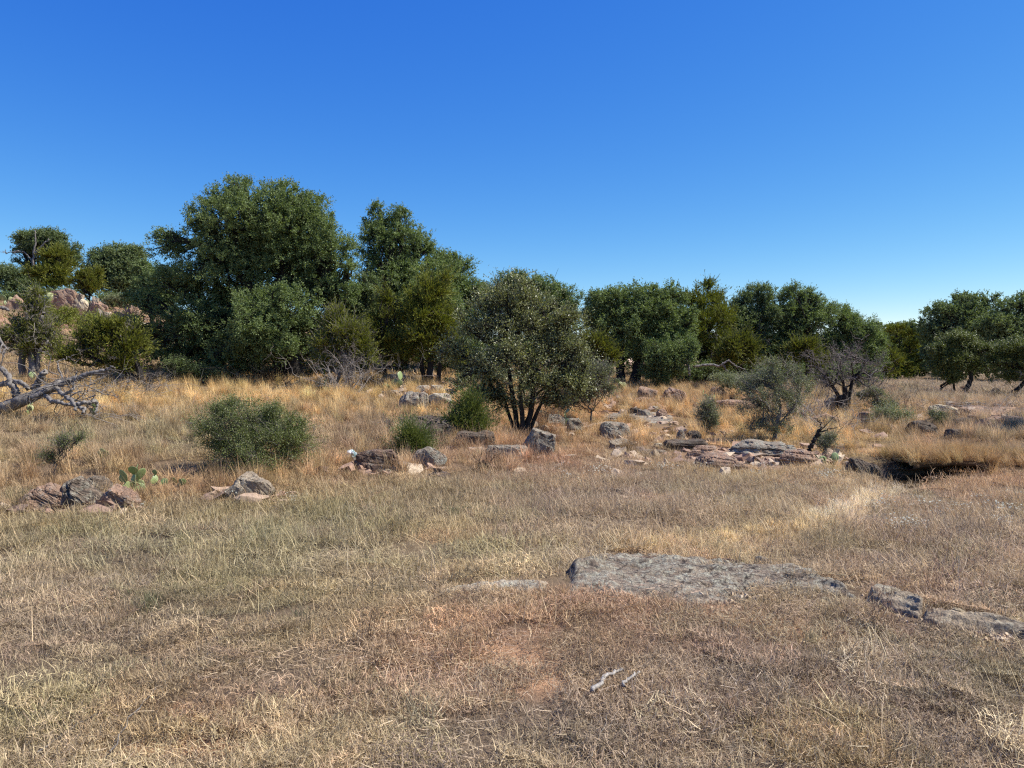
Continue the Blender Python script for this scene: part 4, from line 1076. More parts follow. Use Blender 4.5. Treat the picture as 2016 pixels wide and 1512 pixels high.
# --- hill, far left
def white_trunk(t, B, rng):
    d = 52
    ln = []
    for pts, r in (([(64, 532), (66, 500), (70, 478), (68, 455)], .075), ([(66, 520), (52, 500), (36, 494), (20, 497)], .055), ([(68, 500), (82, 485), (96, 470)], .09)):
        P = [W(a, b, d - 1.2) for a, b in pts]
        c = curve_pts(P, 5, rng, .02); ln.append((c - B, np.linspace(r, r * .4, len(c))))
    for q in branchy(W(36, 494, d - 1.2), W(12, 500, d - 1.2), .05, 2, rng): ln.append((q[0] - B, q[1]))
    V, Fq = tube_arrays(ln, 7)
    link('bleached_limb', mk_mesh('bleached_limb', V, Fq, None, M_DEAD), t)
tree('live_oak', 'half-dead hilltop oak with a bleached white limb at the far left', 'tree', 52, 68, [(52, 470, 22, 12), (95, 468, 28, 14), (60, 492, 22, 12), (115, 490, 20, 16), (150, 492, 12, 10), (90, 485, 30, 16), (45, 520, 16, 10), (140, 510, 14, 14)],
     'far', 20000, .11, trunk_r=.22, seed=51, mat=M_OAKB, group=G_HT, extra=white_trunk)
tree('cedar', 'dense conical hilltop cedar in front of the half-dead oak', 'tree', 48, 106, [(108, 510, 28, 22), (106, 540, 34, 26), (104, 562, 32, 16)], 'cedar', 20000, .095, trunk_r=.14, seed=52, group=G_HT)
tree('cedar', 'bright round cedar on the hill above the cream stone', 'tree', 45, 178, [(176, 548, 24, 18), (178, 570, 28, 18), (170, 560, 26, 18)], 'cedar', 13000, .085, trunk_r=.1, seed=53, group=G_HT)
tree('live_oak', 'hilltop oak behind the bright round cedar, two humps', 'tree', 50, 222, [(192, 505, 22, 16), (240, 505, 34, 18), (265, 500, 20, 14), (215, 535, 44, 28), (260, 540, 34, 30), (235, 568, 50, 22)], 'far', 30000, .115, trunk_r=.2, seed=54, group=G_HT)
tree('live_oak', 'olive oak between the hilltop oak and the largest oak', 'tree', 36, 300, [(285, 535, 24, 20), (310, 560, 34, 26), (285, 585, 34, 22), (320, 600, 34, 24)], 'oak', 22000, .075, trunk_r=.12, seed=55, group=G_HT)
tree('shrub', 'dark scrub at the far left edge of the hilltop', 'shrub', 50, 18, [(10, 545, 26, 18), (45, 550, 26, 18), (30, 565, 34, 14), (-20, 540, 26, 20), (70, 560, 18, 14)], 'far', 14000, .10, trunk_r=.06, seed=56, parts=('stem', 'foliage'), twigs=False, group=G_HT)
tree('shrub', 'pale green weed clump at the foot of the hilltop oak', 'shrub', 42, 238, [(232, 588, 20, 8), (250, 582, 14, 9), (215, 592, 16, 6)], 'sparse', 4000, .06, trunk_r=.02, seed=57, parts=('stem', 'foliage'), twigs=False)
tree('shrub', 'low scrub along the hill crest between the cedars', 'shrub', 47, 150, [(70, 578, 30, 12), (130, 582, 30, 12), (225, 592, 34, 12), (20, 590, 34, 14), (270, 600, 30, 14)], 'far', 14000, .09, trunk_r=.04, seed=58, parts=('stem', 'foliage'), twigs=False)
tree('shrub', 'olive scrub on the slope above the leaning cedar', 'shrub', 33, 160, [(120, 625, 40, 18), (170, 635, 40, 16), (220, 640, 34, 14), (60, 640, 40, 18), (280, 655, 24, 18)], 'sparse', 16000, .06, trunk_r=.03, seed=59, parts=('stem', 'foliage'), twigs=False, mat=M_CEDAR)
tree('shrub', 'dense brush filling the foot of the middle belt', 'shrub', 28.5, 1430, [(1350, 735, 40, 14), (1410, 730, 50, 18), (1490, 735, 50, 20), (1560, 735, 50, 22), (1640, 735, 50, 22), (1700, 738, 40, 20)], 'oak', 22000, .06, trunk_r=.03, seed=87, parts=('stem', 'foliage'), twigs=False, mat=M_OAKB)
tree('shrub', 'olive brush behind the tree foot rocks and the pale outcrop', 'shrub', 24, 980, [(920, 745, 34, 18), (990, 750, 40, 18), (1060, 755, 44, 18), (1120, 745, 34, 18)], 'sparse', 12000, .05, trunk_r=.03, seed=88, parts=('stem', 'foliage'), twigs=False)
# --- left cedars
tree('cedar', 'thin ragged cedar with two trunks and many bare grey branches at the left', 'tree', 22.5, 58,
     [(66, 610, 30, 26), (44, 650, 40, 26), (95, 655, 34, 26), (60, 685, 44, 20), (110, 692, 34, 14), (15, 668, 30, 20), (76, 580, 14, 14)], 'cedar', 14000, .052, trunk_r=.1, seed=61, dead=60,
     stems=[dict(p=[(46, 728), (45, 700), (50, 660), (60, 620)], r=(.11, .06)), dict(p=[(66, 730, -.2), (64, 700), (70, 660), (85, 620)], r=(.13, .06)), dict(p=[(74, 729, -.1), (76, 700), (90, 665)], r=(.08, .04))], bark=M_BARKG)
tree('cedar', 'spreading yellow-green cedar leaning left behind the fallen log', 'tree', 20.5, 262,
     [(215, 675, 40, 26), (175, 702, 44, 18), (250, 690, 40, 32), (230, 715, 50, 20), (262, 664, 22, 26), (125, 706, 38, 14), (200, 648, 36, 22), (160, 672, 36, 22), (232, 640, 26, 20)], 'cedar', 22000, .05, trunk_r=.1, seed=62, dead=26,
     stems=[dict(p=[(290, 752), (262, 742), (235, 728), (205, 712)], r=(.10, .04)), dict(p=[(284, 752), (268, 715), (250, 680)], r=(.09, .04)), dict(p=[(262, 742), (225, 750), (195, 755)], r=(.03, .015), foot=False)])
tree('shrub', 'shadowed thicket behind the trunk of the largest oak', 'shrub', 27, 470, [(300, 700, 60, 36), (400, 690, 70, 44), (500, 690, 80, 44), (600, 690, 60, 40), (680, 690, 60, 40), (430, 650, 60, 30), (560, 650, 60, 30)], 'oak', 42000, .065, trunk_r=.05, seed=82, parts=('stem', 'foliage'), mat=M_OAKB)
tree('shrub', 'dense undergrowth behind the V-trunk oak and the spiky cedar', 'shrub', 30.5, 1290, [(1180, 700, 50, 30), (1240, 700, 50, 44), (1290, 690, 40, 40), (1350, 700, 60, 34), (1420, 705, 50, 34), (1330, 660, 60, 30), (1390, 735, 60, 16)], 'oak', 34000, .07, trunk_r=.05, seed=83, parts=('stem', 'foliage'))
tree('shrub', 'dense undergrowth behind the leafless grey tree', 'shrub', 32, 1600, [(1510, 710, 50, 30), (1580, 715, 50, 28), (1650, 710, 50, 30), (1710, 715, 40, 30), (1560, 680, 60, 30), (1690, 680, 40, 30)], 'oak', 36000, .072, trunk_r=.05, seed=84, parts=('stem', 'foliage'), mat=M_OAKB)
tree('shrub', 'thicket behind the tallest cedar and the multi-stemmed tree', 'shrub', 27.5, 860, [(740, 700, 50, 36), (830, 700, 60, 40), (920, 700, 60, 40), (1000, 700, 60, 36), (1090, 700, 60, 36), (860, 650, 60, 36)], 'oak', 40000, .066, trunk_r=.05, seed=85, parts=('stem', 'foliage'))
tree('shrub', 'dark thicket at the foot of the far belt behind the mesquites', 'shrub', 64, 1900, [(1830, 715, 44, 26), (1900, 715, 50, 26), (1970, 715, 50, 26), (2050, 715, 50, 26), (1780, 730, 40, 16)], 'far', 30000, .14, trunk_r=.1, seed=86, parts=('stem', 'foliage'), twigs=False, mat=M_OAKB)
# --- near bushes
tree('shrub', 'dense round green bush in the left foreground grass', 'shrub', 10.9, 500,
     [(478, 832, 60, 48), (430, 850, 44, 50), (540, 852, 58, 48), (592, 872, 42, 44), (500, 885, 90, 52, -.2), (440, 900, 50, 40), (572, 908, 50, 36), (505, 925, 70, 26), (455, 806, 20, 22), (520, 822, 30, 22), (618, 858, 14, 34), (400, 840, 16, 24), (570, 835, 22, 20), (480, 800, 14, 14)],
     'bush', 52000, .021, trunk_r=.02, seed=71, dead=24, parts=('stem', 'foliage'), bark=M_BARKG, flat=.1)
tree('cedar', 'little bright cedar growing over the dark brown rock block', 'shrub', 12.6, 812, [(812, 870, 22, 22), (800, 885, 26, 16), (828, 890, 18, 18), (806, 855, 12, 14)], 'cedar', 12000, .026, trunk_r=.015, mat=M_BUSH, seed=72, parts=('stem', 'foliage'), twigs=False)
tree('shrub', 'small thorny tree with sparse grey-green leaves right of the middle', 'shrub', 15.2, 1526,
     [(1510, 760, 44, 38), (1540, 780, 42, 40), (1490, 800, 42, 38), (1552, 822, 38, 30), (1492, 842, 44, 24), (1520, 735, 34, 30), (1574, 770, 28, 36), (1468, 775, 26, 28), (1530, 850, 40, 18)], 'sparse', 17000, .027, trunk_r=.04, bark=M_BARKG, seed=73, dead=26,
     stems=[dict(p=[(1525, 863), (1530, 830), (1536, 800), (1524, 765)], r=(.045, .02)), dict(p=[(1530, 850), (1515, 820), (1500, 795)], r=(.02, .01), foot=False), dict(p=[(1534, 835), (1555, 810), (1572, 780)], r=(.02, .01), foot=False)],
     parts=('trunk', 'crown'))
tree('cedar', 'small rounded grey-green sapling left of the thorny tree', 'shrub', 16.2, 1398, [(1394, 808, 16, 14), (1394, 824, 20, 16), (1398, 838, 16, 10)], 'sparse', 6500, .026, trunk_r=.015, bark=M_BARKG, seed=74, parts=('stem', 'foliage'))
tree('shrub', 'green shrub below and right of the leafless grey tree', 'shrub', 20, 1722, [(1722, 782, 26, 16), (1708, 798, 20, 12), (1740, 800, 24, 16)], 'bush', 7500, .032, trunk_r=.02, bark=M_BARKG, seed=75, parts=('stem', 'foliage'), mat=M_GREY)
tree('shrub', 'feathery green weed bush in the right bank grass', 'shrub', 17.5, 1752, [(1750, 815, 30, 14), (1730, 828, 28, 14), (1775, 822, 24, 12)], 'sparse', 7000, .028, trunk_r=.012, seed=76, parts=('stem', 'foliage'), twigs=False)
tree('shrub', 'small green shrub among the rocks of the right bank', 'shrub', 17.2, 1858, [(1852, 825, 18, 12), (1862, 840, 22, 16), (1845, 845, 18, 12)], 'bush', 6500, .028, trunk_r=.012, seed=77, parts=('stem', 'foliage'), mat=M_GREY)
tree('shrub', 'wispy green shoots behind the twisted dark stem', 'shrub', 12.8, 1625, [(1622, 880, 20, 20), (1640, 866, 16, 14), (1610, 862, 14, 12)], 'sparse', 2600, .02, trunk_r=.008, bark=M_BARKG, seed=78, parts=('stem', 'foliage'))
tree('shrub', 'small dark green sprig left of the grey ridge in the tall grass', 'shrub', 10.5, 100, [(128, 875, 26, 8), (90, 905, 20, 14), (150, 868, 16, 7)], 'bush', 3200, .018, trunk_r=.01, bark=M_BARKG, seed=79, parts=('stem', 'foliage'))
tree('shrub', 'brown brush clump under the leaning mesquite', 'shrub', 27, 1960, [(1945, 782, 34, 9), (1975, 786, 34, 9), (1915, 780, 20, 7)], 'sparse', 6000, .035, trunk_r=.012, seed=80, parts=('stem', 'foliage'), twigs=False,
     mat=leaf_mat('brown_leaves', (0.07, 0.05, 0.035), (0.22, 0.16, 0.11)))
tree('shrub', 'green undergrowth in the shade at the foot of the largest oak', 'shrub', 22.5, 400, [(380, 735, 34, 14), (345, 720, 24, 16), (430, 742, 30, 10)], 'oak', 7000, .045, trunk_r=.02, seed=81, parts=('stem', 'foliage'))

# ------------------------------------------------------------------ dead wood
def pl(pts, d, r0, r1, seed=0, n=8, wob=.012):
    rng = np.random.default_rng(seed)
    P = [W(q[0], q[1], d + (q[2] if len(q) > 2 else 0)) for q in pts]
    c = curve_pts(P, n, rng, wob)
    return (c, np.linspace(r0, r1, len(c)))

def fallen_log():
    d = 15.0
    B = W(90, 800, d)
    t = thing('fallen_tree', 'big fallen dead tree with grey weathered bark and broken limbs at the left edge', 'fallen tree', tuple(B))
    rng = np.random.default_rng(3)
    def part(name, lines, mat):
        V, Fq = tube_arrays(lines, 14, .07, rng)
        link(name, mk_mesh(name, V - B, Fq, None, mat), t)
    part('trunk', [pl([(-60, 820), (-10, 810), (30, 794), (70, 777), (112, 758)], d, .135, .085, 1), pl([(60, 786, -.15), (90, 770, -.1), (118, 752, 0)], d, .06, .05, 2),
                   pl([(66, 766, .1), (78, 748, .1), (90, 731, .1)], d, .07, .05, 3), pl([(112, 758), (150, 744), (185, 733), (212, 728)], d, .06, .03, 4)], M_LOG)
    part('limb', [pl([(2, 725, .2), (18, 740, .1), (22, 758, 0), (34, 770), (37, 786)], d, .045, .05, 5), pl([(-30, 764, .1), (0, 758, .1), (28, 752, .1), (46, 755), (55, 765)], d, .055, .04, 6),
                  pl([(22, 758, .1), (27, 775, 0), (27, 790)], d, .03, .025, 7)], M_LOG)
    part('limb', [pl([(108, 762), (122, 775, -.3), (135, 784, -.5), (146, 796, -.7), (150, 808, -.8)], d, .042, .024, 8), pl([(88, 778, -.1), (100, 788, -.4), (118, 792, -.6), (138, 797, -.7)], d, .045, .025, 9),
                  pl([(138, 795, -.6), (158, 795, -.7), (178, 790, -.6), (188, 788, -.5)], d, .042, .03, 10), pl([(130, 775, -.4), (142, 768, -.4), (146, 755, -.3)], d, .035, .02, 11),
                  pl([(188, 788, -.5), (192, 800, -.5), (186, 812, -.6)], d, .03, .02, 12), pl([(150, 800, -.7), (166, 806, -.8), (160, 815, -.9)], d, .035, .02, 13)], M_LOG)
    tw = [pl([(212, 728), (222, 722), (226, 727)], d, .02, .008, 14), pl([(204, 730), (216, 724)], d, .018, .006, 15), pl([(112, 714, .3), (116, 728, .3), (122, 744, .2)], d, .014, .02, 16),
          pl([(112, 714, .3), (128, 706, .4), (146, 698, .4)], d, .014, .008, 17), pl([(150, 733), (149, 745)], d, .012, .018, 18)]
    for k in range(34):
        a = W(rng.uniform(110, 205), rng.uniform(735, 800), d - .2); b = a + rng.normal(0, .45, 3) * [1.2, .7, .7]
        tw += branchy(a, b, .012, 2, rng, 3)
    part('twigs', tw, M_DEAD)
fallen_log()

def leafless():
    d = 20.3; B = gp(1660, d)
    rng = np.random.default_rng(8)
    t = thing('leafless_tree', 'leafless grey tree with a dense web of bare twigs', 'tree', tuple(B))
    ln = []
    tips = [(1640, 740), (1622, 760), (1672, 728), (1698, 742), (1655, 715), (1612, 735), (1712, 760), (1684, 700), (1636, 706), (1730, 735), (1600, 712), (1660, 690), (1706, 706), (1722, 778)]
    ln.append((curve_pts([B - [0, 0, .1], W(1664, 780, d), W(1662, 762, d)], 4), np.linspace(.09, .06, 9)))
    ln.append((curve_pts([B - [0.05, 0, .1], W(1652, 784, d), W(1640, 762, d)], 4), np.linspace(.07, .045, 9)))
    ln.append((curve_pts([B + [0.06, 0, -.1], W(1674, 770, d + .1), W(1680, 740, d + .1)], 4), np.linspace(.06, .04, 9)))
    tw = []
    for i, (a, b) in enumerate(tips):
        s0 = [W(1662, 762, d), W(1640, 762, d), W(1680, 740, d + .1)][(0, 1, 0, 2, 0, 1, 2, 2, 1, 2, 1, 0, 2, 2)[i]]
        e = W(a, b, d + rng.uniform(-.9, .9))
        br = branchy(s0, e, .024, 3, rng, 6, .16, .8)
        ln.append(br[0]); tw += br[1:]
    V, Fq = tube_arrays(ln, 8, .06, rng); link('trunk', mk_mesh('trunk', V - B, Fq, None, M_BARKD), t)
    V, Fq = tube_arrays(tw, 5); link('twigs', mk_mesh('twigs', V - B, Fq, None, M_TWIGD), t)
leafless()

def brush(label, px, d, w, h, n, seed, mat=None, r=.008, name='dead_brush', lean=0.0, up=1.0):
    rng = np.random.default_rng(seed); B = gp(px, d); ln = []
    for _ in range(n):
        a = B + [rng.normal(0, w * .2), rng.normal(0, w * .2), -.03]
        e = a + np.array([rng.normal(lean, w * .5), rng.normal(0, w * .4), h * rng.uniform(.5, 1) * up])
        ln += branchy(a, e, r, 2, rng, 4, .15, .7)
    wood(name, label, 'brush', ln, mat or M_TWIG, B, sides=5, bark=0)
brush('dead grey brush heap hanging in front of the yellow-green cedar', 672, 21.0, 1.3, .95, 26, 1, r=.012)
brush('tangle of dark dead brush below the leafless grey tree', 1632, 16.5, 1.1, .42, 20, 2)
brush('brown dead brush right behind the maroon rock', 1600, 18.5, 1.0, .8, 12, 3)
brush('dead brush strewn behind the tip of the fallen tree', 205, 17.5, 1.7, .5, 20, 4, r=.01)
brush('dead twigs beside the dark low rock mound', 868, 14.9, .7, .35, 16, 5)
brush('bare twiggy weed standing in the field right of the leafless tree', 1790, 19.0, .45, .75, 7, 6, mat=M_BARKD, r=.007)
brush('low dark twigs in front of the reddish soil patch', 948, 11.3, .22, .38, 6, 7, mat=M_BARKD, r=.006)
brush('fine dead branches lying in the grass left of the round bush', 300, 14.8, 1.3, .25, 8, 8)
brush('dead brush line at the right edge behind the ledges', 1975, 21.5, 1.8, .35, 20, 9)
brush('dead brush at the shaded foot of the tallest cedar', 775, 22.6, 1.2, .5, 16, 10, r=.01)
brush('bare grey brush left of the leafless tree', 1600, 20.5, 1.2, 1.25, 12, 12, r=.01)
brush('dark dead brush under the largest oak', 520, 22.6, 1.6, .6, 18, 13, mat=M_BARKD, r=.012)
brush('dead twigs hanging below the leaning cedar', 240, 19.6, 1.6, .6, 22, 14, mat=M_BARKD, r=.01)

wood('fallen_branch', 'long bleached branch lying under the middle belt', 'branch', [pl([(1366, 722), (1385, 719), (1400, 718), (1418, 721)], 25.3, .045, .04, 1), pl([(1418, 721), (1424, 716), (1436, 709)], 25.3, .04, .025, 2),
     pl([(1424, 717), (1428, 727), (1440, 737)], 25.3, .03, .018, 3), pl([(1436, 711), (1448, 720), (1466, 727)], 25.3, .022, .012, 4), pl([(1350, 705), (1356, 722), (1358, 738)], 25.3, .03, .05, 5)], M_DEAD, seed=1)
wood('dead_stump', 'broken white dead snag between the largest oak and the cedars', 'snag', [pl([(648, 632), (650, 618), (651, 605), (654, 600)], 25.0, .10, .07, 1), pl([(651, 606), (658, 603), (664, 606)], 25.0, .045, .03, 2)], M_DEAD, seed=2)
wood('twisted_stem', 'twisted black stem bent like an S beside the cactus near the pool', 'stem', [pl([(1594, 928), (1597, 912), (1593, 895), (1596, 880), (1603, 865), (1610, 852), (1616, 842)], 12.55, .05, .02, 1), pl([(1612, 850), (1630, 846), (1650, 842)], 12.55, .012, .006, 3),
     pl([(1616, 842), (1612, 828), (1600, 822)], 12.55, .012, .006, 4)] + branchy(W(1612, 850, 12.55), W(1650, 815, 12.6), .01, 3, np.random.default_rng(5)), M_BARKD, seed=3)
def ground_stick(name, label, pts, r, mat, seed, cat='branch'):
    P = []
    for a, b in pts:
        dd = gp_hit(a, b); q = gp(a, dd); q[2] += r + .03; P.append(q)
    c = curve_pts(P, 4, np.random.default_rng(seed), .006)
    wood(name, label, cat, [(c, np.linspace(r, r * .55, len(c)))], mat, seed=seed)
ground_stick('weathered_stick', 'bleached forked stick lying in the near grass, left one', [(1168, 1378), (1182, 1366), (1196, 1348), (1212, 1338), (1226, 1336)], .013, M_BONE, 1)
ground_stick('weathered_stick', 'short bleached stick lying in the near grass, right one', [(1232, 1368), (1240, 1354), (1254, 1346), (1262, 1338)], .010, M_BONE, 2)
ground_stick('weathered_stick', 'thin pale stalk lying across the grass at the bottom edge', [(1166, 1508), (1180, 1470), (1196, 1430)], .005, M_DEAD, 3)
for k, (pts, lb) in enumerate([([(62, 1500), (130, 1450), (190, 1415)], 'long pale straw stem in the bottom left corner'), ([(206, 1498), (250, 1430), (300, 1370)], 'long pale straw stem right of the bottom left one')]):
    ground_stick('straw_stem', lb, pts, .004, M_DEAD, 20 + k, 'stem')

def snag_left():
    rng = np.random.default_rng(4)
    wood('bleached_branch', 'white dead branch sticking in from the left edge in front of the ragged cedar', 'branch',
         branchy(W(-20, 640, 21), W(16, 690, 20.8), .05, 2, rng, 3) + [pl([(-20, 606), (6, 606), (18, 612)], 21, .05, .03, 2)], M_DEAD, seed=4)
snag_left()

# ------------------------------------------------------------------ prickly pears
def cactus_mat(name, a, b):
    m, nt, out = nmat(name)
    tc = N(nt, 'ShaderNodeTexCoord')
    n1 = noise_node(nt, 12, 4, .6, tc.outputs['Object'])
    vo = N(nt, 'ShaderNodeTexVoronoi'); vo.inputs['Scale'].default_value = 26; nt.links.new(tc.outputs['Object'], vo.inputs['Vector'])
    c = mixc(nt, n1, a, b)
    c = mixc(nt, ramp(nt, vo.outputs['Distance'], [(0.10, g3(1)), (0.2, g3(0))]), c, (0.10, 0.08, 0.04))
    pb = N(nt, 'ShaderNodeBsdfPrincipled'); nt.links.new(c, pb.inputs['Base Color']); pb.inputs['Roughness'].default_value = .5
    nt.links.new(pb.outputs[0], out.inputs[0])
    return m
M_CACT = cactus_mat('cactus_pad', (0.15, 0.22, 0.075), (0.30, 0.35, 0.14))
M_CACTY = cactus_mat('cactus_pad_yellow', (0.30, 0.33, 0.12), (0.42, 0.42, 0.19))

def pad_arrays(w, h, th, rng):
    P, q, t = sphere_grid(18, 11)
    z = P[:, 2]
    k = 1 - .28 * (z < 0) * np.abs(z)
    X = np.stack([P[:, 0] * w / 2 * k, P[:, 1] * th / 2, (z + 1) * h / 2], 1)
    X[:, 1] += .12 * w * (X[:, 0] / w) ** 2
    return X, q, t

def rotm(ax, ay, az):
    from mathutils import Euler
    return np.array(Euler((ax, ay, az)).to_matrix())

def cactus(label, px, d, pads, size, seed, mats=None, name='prickly_pear', merged=False, spread=.5, group=None, lift=0.0):
    rng = np.random.default_rng(seed); B = gp(px, d)
    t = None if merged else thing(name, label, 'cactus', tuple(B), group)
    tips = [np.array([rng.normal(0, size * spread * 2), rng.normal(0, size * spread), -.02 + lift]) for _ in range(max(2, pads // 3))]
    VV, QQ, TT, off = [], [], [], 0
    for i in range(pads):
        s = size * rng.uniform(.7, 1.15)
        X, q, tr = pad_arrays(s * .82, s, s * .09, rng); X = X * (1 + .08 * fbm(X * 14 + i, 2, i)[:, None])
        R = rotm(rng.normal(0, .4), rng.normal(0, .65), rng.uniform(-1.2, 1.2))
        o = tips[rng.integers(len(tips))]
        X = X @ R.T + o
        top = R @ np.array([rng.uniform(-.3, .3) * s, 0, s * .92]) + o
        if len(tips) < pads and top[2] < size * 2.2: tips.append(top)
        if merged:
            VV.append(X); QQ.append(q + off); TT.append(tr + off); off += len(X)
        else:
            link('pad', mk_mesh('pad', X, [q, tr], None, (mats or [M_CACT])[rng.integers(len(mats or [1]))]), t)
    if merged:
        o = link(name, mk_mesh(name, np.concatenate(VV), [np.concatenate(QQ), np.concatenate(TT)], None, (mats or [M_CACT])[0]), None, tuple(B))
        tag(o, label, 'cactus', group)

cactus('blue-green prickly pear with large pads right of the layered ridge', 272, 9.5, 15, .15, 2, [M_CACT, M_CACT, M_CACTY], spread=.35, lift=.04)
cactus('smaller greyish prickly pear pads just right of the large pads', 325, 9.9, 12, .11, 3, spread=.4)
cactus('yellowish prickly pear pads half hidden in the tall grass', 162, 10.8, 4, .13, 4, [M_CACTY], spread=.6, lift=.08)
cactus('dark green prickly pear with big pads beside the twisted stem', 1625, 12.5, 10, .16, 5, spread=.35)
cactus('shaded prickly pear row left of the pale outcrop', 738, 21.6, 14, .25, 6, spread=1.0)
cactus('pale prickly pear under the V-trunk oak', 1245, 24.5, 10, .24, 7, [M_CACTY, M_CACT], spread=1.3)
cactus('pale prickly pear right of the olive shrub', 1213, 23.0, 6, .22, 8, [M_CACTY, M_CACT], spread=.9)
cactus('green prickly pear clump right of the split pink boulder', 1362, 22.8, 9, .2, 9, spread=.9)
cactus('small prickly pear below the fallen tree', 88, 15.6, 8, .15, 10, [M_CACT, M_CACTY], spread=1.0)
cactus('prickly pear pads under the fallen tree limbs', 150, 15.2, 6, .17, 11, spread=.8)
cactus('small green prickly pear under the ragged cedar trunks', 50, 21.0, 6, .2, 12, spread=1.0)
cactus('prickly pear thicket on the crest at the far left', 25, 44, 22, .42, 13, [M_CACTY, M_CACT], spread=2.6)
cactus('prickly pear in the golden grass right of the multi-stemmed tree', 1150, 17.5, 5, .17, 14, [M_CACTY], spread=.8)
cactus('prickly pear on the slope seen left of the largest oak', 350, 32, 6, .35, 15, [M_CACTY], spread=1.0)

# ------------------------------------------------------------------ litter
def litter():
    d = ground_hit(692, 912); c = W(692, 899, d)
    rng = np.random.default_rng(5)
    P, q, t = sphere_grid(40, 24)
    X = P * np.array([.085, .06, .10])
    X = X * (1 + .45 * fbm(P * 3.2, 4, 3)[:, None])
    m, nt, out = nmat('crumpled_plastic')
    tc = N(nt, 'ShaderNodeTexCoord'); n1 = noise_node(nt, 11, 2, .5, tc.outputs['Object'])
    col = ramp(nt, n1, [(0.44, (0.80, 0.82, 0.84)), (0.52, (0.30, 0.46, 0.44)), (0.6, (0.16, 0.28, 0.28))])
    pb = N(nt, 'ShaderNodeBsdfPrincipled'); nt.links.new(col, pb.inputs['Base Color']); pb.inputs['Roughness'].default_value = .35
    nt.links.new(pb.outputs[0], out.inputs[0])
    tag(link('plastic_bag', mk_mesh('plastic_bag', X, [q, t], None, m, smooth_=False), None, tuple(c)), 'crumpled white and teal plastic bag against the dark brown rock block', 'litter')
litter()

# ------------------------------------------------------------------ grasses
PROTO = bpy.data.collections.new('grass_kinds')

def blades(rng, n, R, L, wid, elev, curl, segs=3, tone=(.5, .25), cluster=0, base_h=0.0):
    a = rng.random(n) * 2 * math.pi
    if cluster:
        cc = rng.uniform(-1, 1, (cluster, 2)) * R
        b = cc[rng.integers(cluster, size=n)] + rng.normal(0, R * .07, (n, 2))
    else:
        r = R * np.sqrt(rng.random(n)); t = rng.random(n) * 2 * math.pi
        b = np.stack([r * np.cos(t), r * np.sin(t)], 1)
    L = rng.uniform(*L, n); e = np.radians(rng.uniform(*elev, n)); cu = np.radians(rng.uniform(*curl, n))
    tw = rng.normal(0, .5, n)
    p = np.concatenate([b, np.full((n, 1), base_h) + rng.random((n, 1)) * base_h], 1)
    pts = [p]
    az = a.copy()
    for s in range(segs):
        st = L / segs
        d = np.stack([np.cos(az) * np.cos(e), np.sin(az) * np.cos(e), np.sin(e)], 1)
        p = p + d * st[:, None]
        p[:, 2] = np.maximum(p[:, 2], .003)
        pts.append(p); e = e - cu / segs; az = az + tw / segs
    W0 = rng.uniform(*wid, n)
    sd = np.stack([-np.sin(a + .6 * tw), np.cos(a + .6 * tw), rng.normal(0, .35, n)], 1); sd = unit(sd)
    Vs = []
    for k, q in enumerate(pts[:-1]):
        w = W0 * (1 - .75 * (k / segs) ** 1.5)
        Vs += [q - sd * w[:, None] * .5, q + sd * w[:, None] * .5]
    Vs.append(pts[-1])
    m = len(Vs)
    V = np.stack(Vs, 1).reshape(-1, 3)
    base = np.arange(n)[:, None] * m
    quads = np.concatenate([base + np.array([[2 * k, 2 * k + 1, 2 * k + 3, 2 * k + 2]]) for k in range(segs - 1)]) if segs > 1 else np.zeros((0, 4), int)
    tri = base + np.array([[2 * segs - 2, 2 * segs - 1, 2 * segs]])
    to = np.clip(rng.normal(tone[0], tone[1], n), 0, 1.2)
    return V, quads, tri, np.repeat(to, m)

def join(parts):
    V, Q, T, A, off = [], [], [], [], 0
    for v, q, t, a in parts:
        V.append(v); Q.append(q + off); T.append(t + off); A.append(a); off += len(v)
    return np.concatenate(V), np.concatenate(Q), np.concatenate(T), np.concatenate(A)

def proto(name, parts):
    V, Q, T, A = join(parts)
    o = bpy.data.objects.new(name, mk_mesh(name, V, [Q.astype(int), T.astype(int)], {'tone': A}, M_GRASS, smooth_=False))
    return o

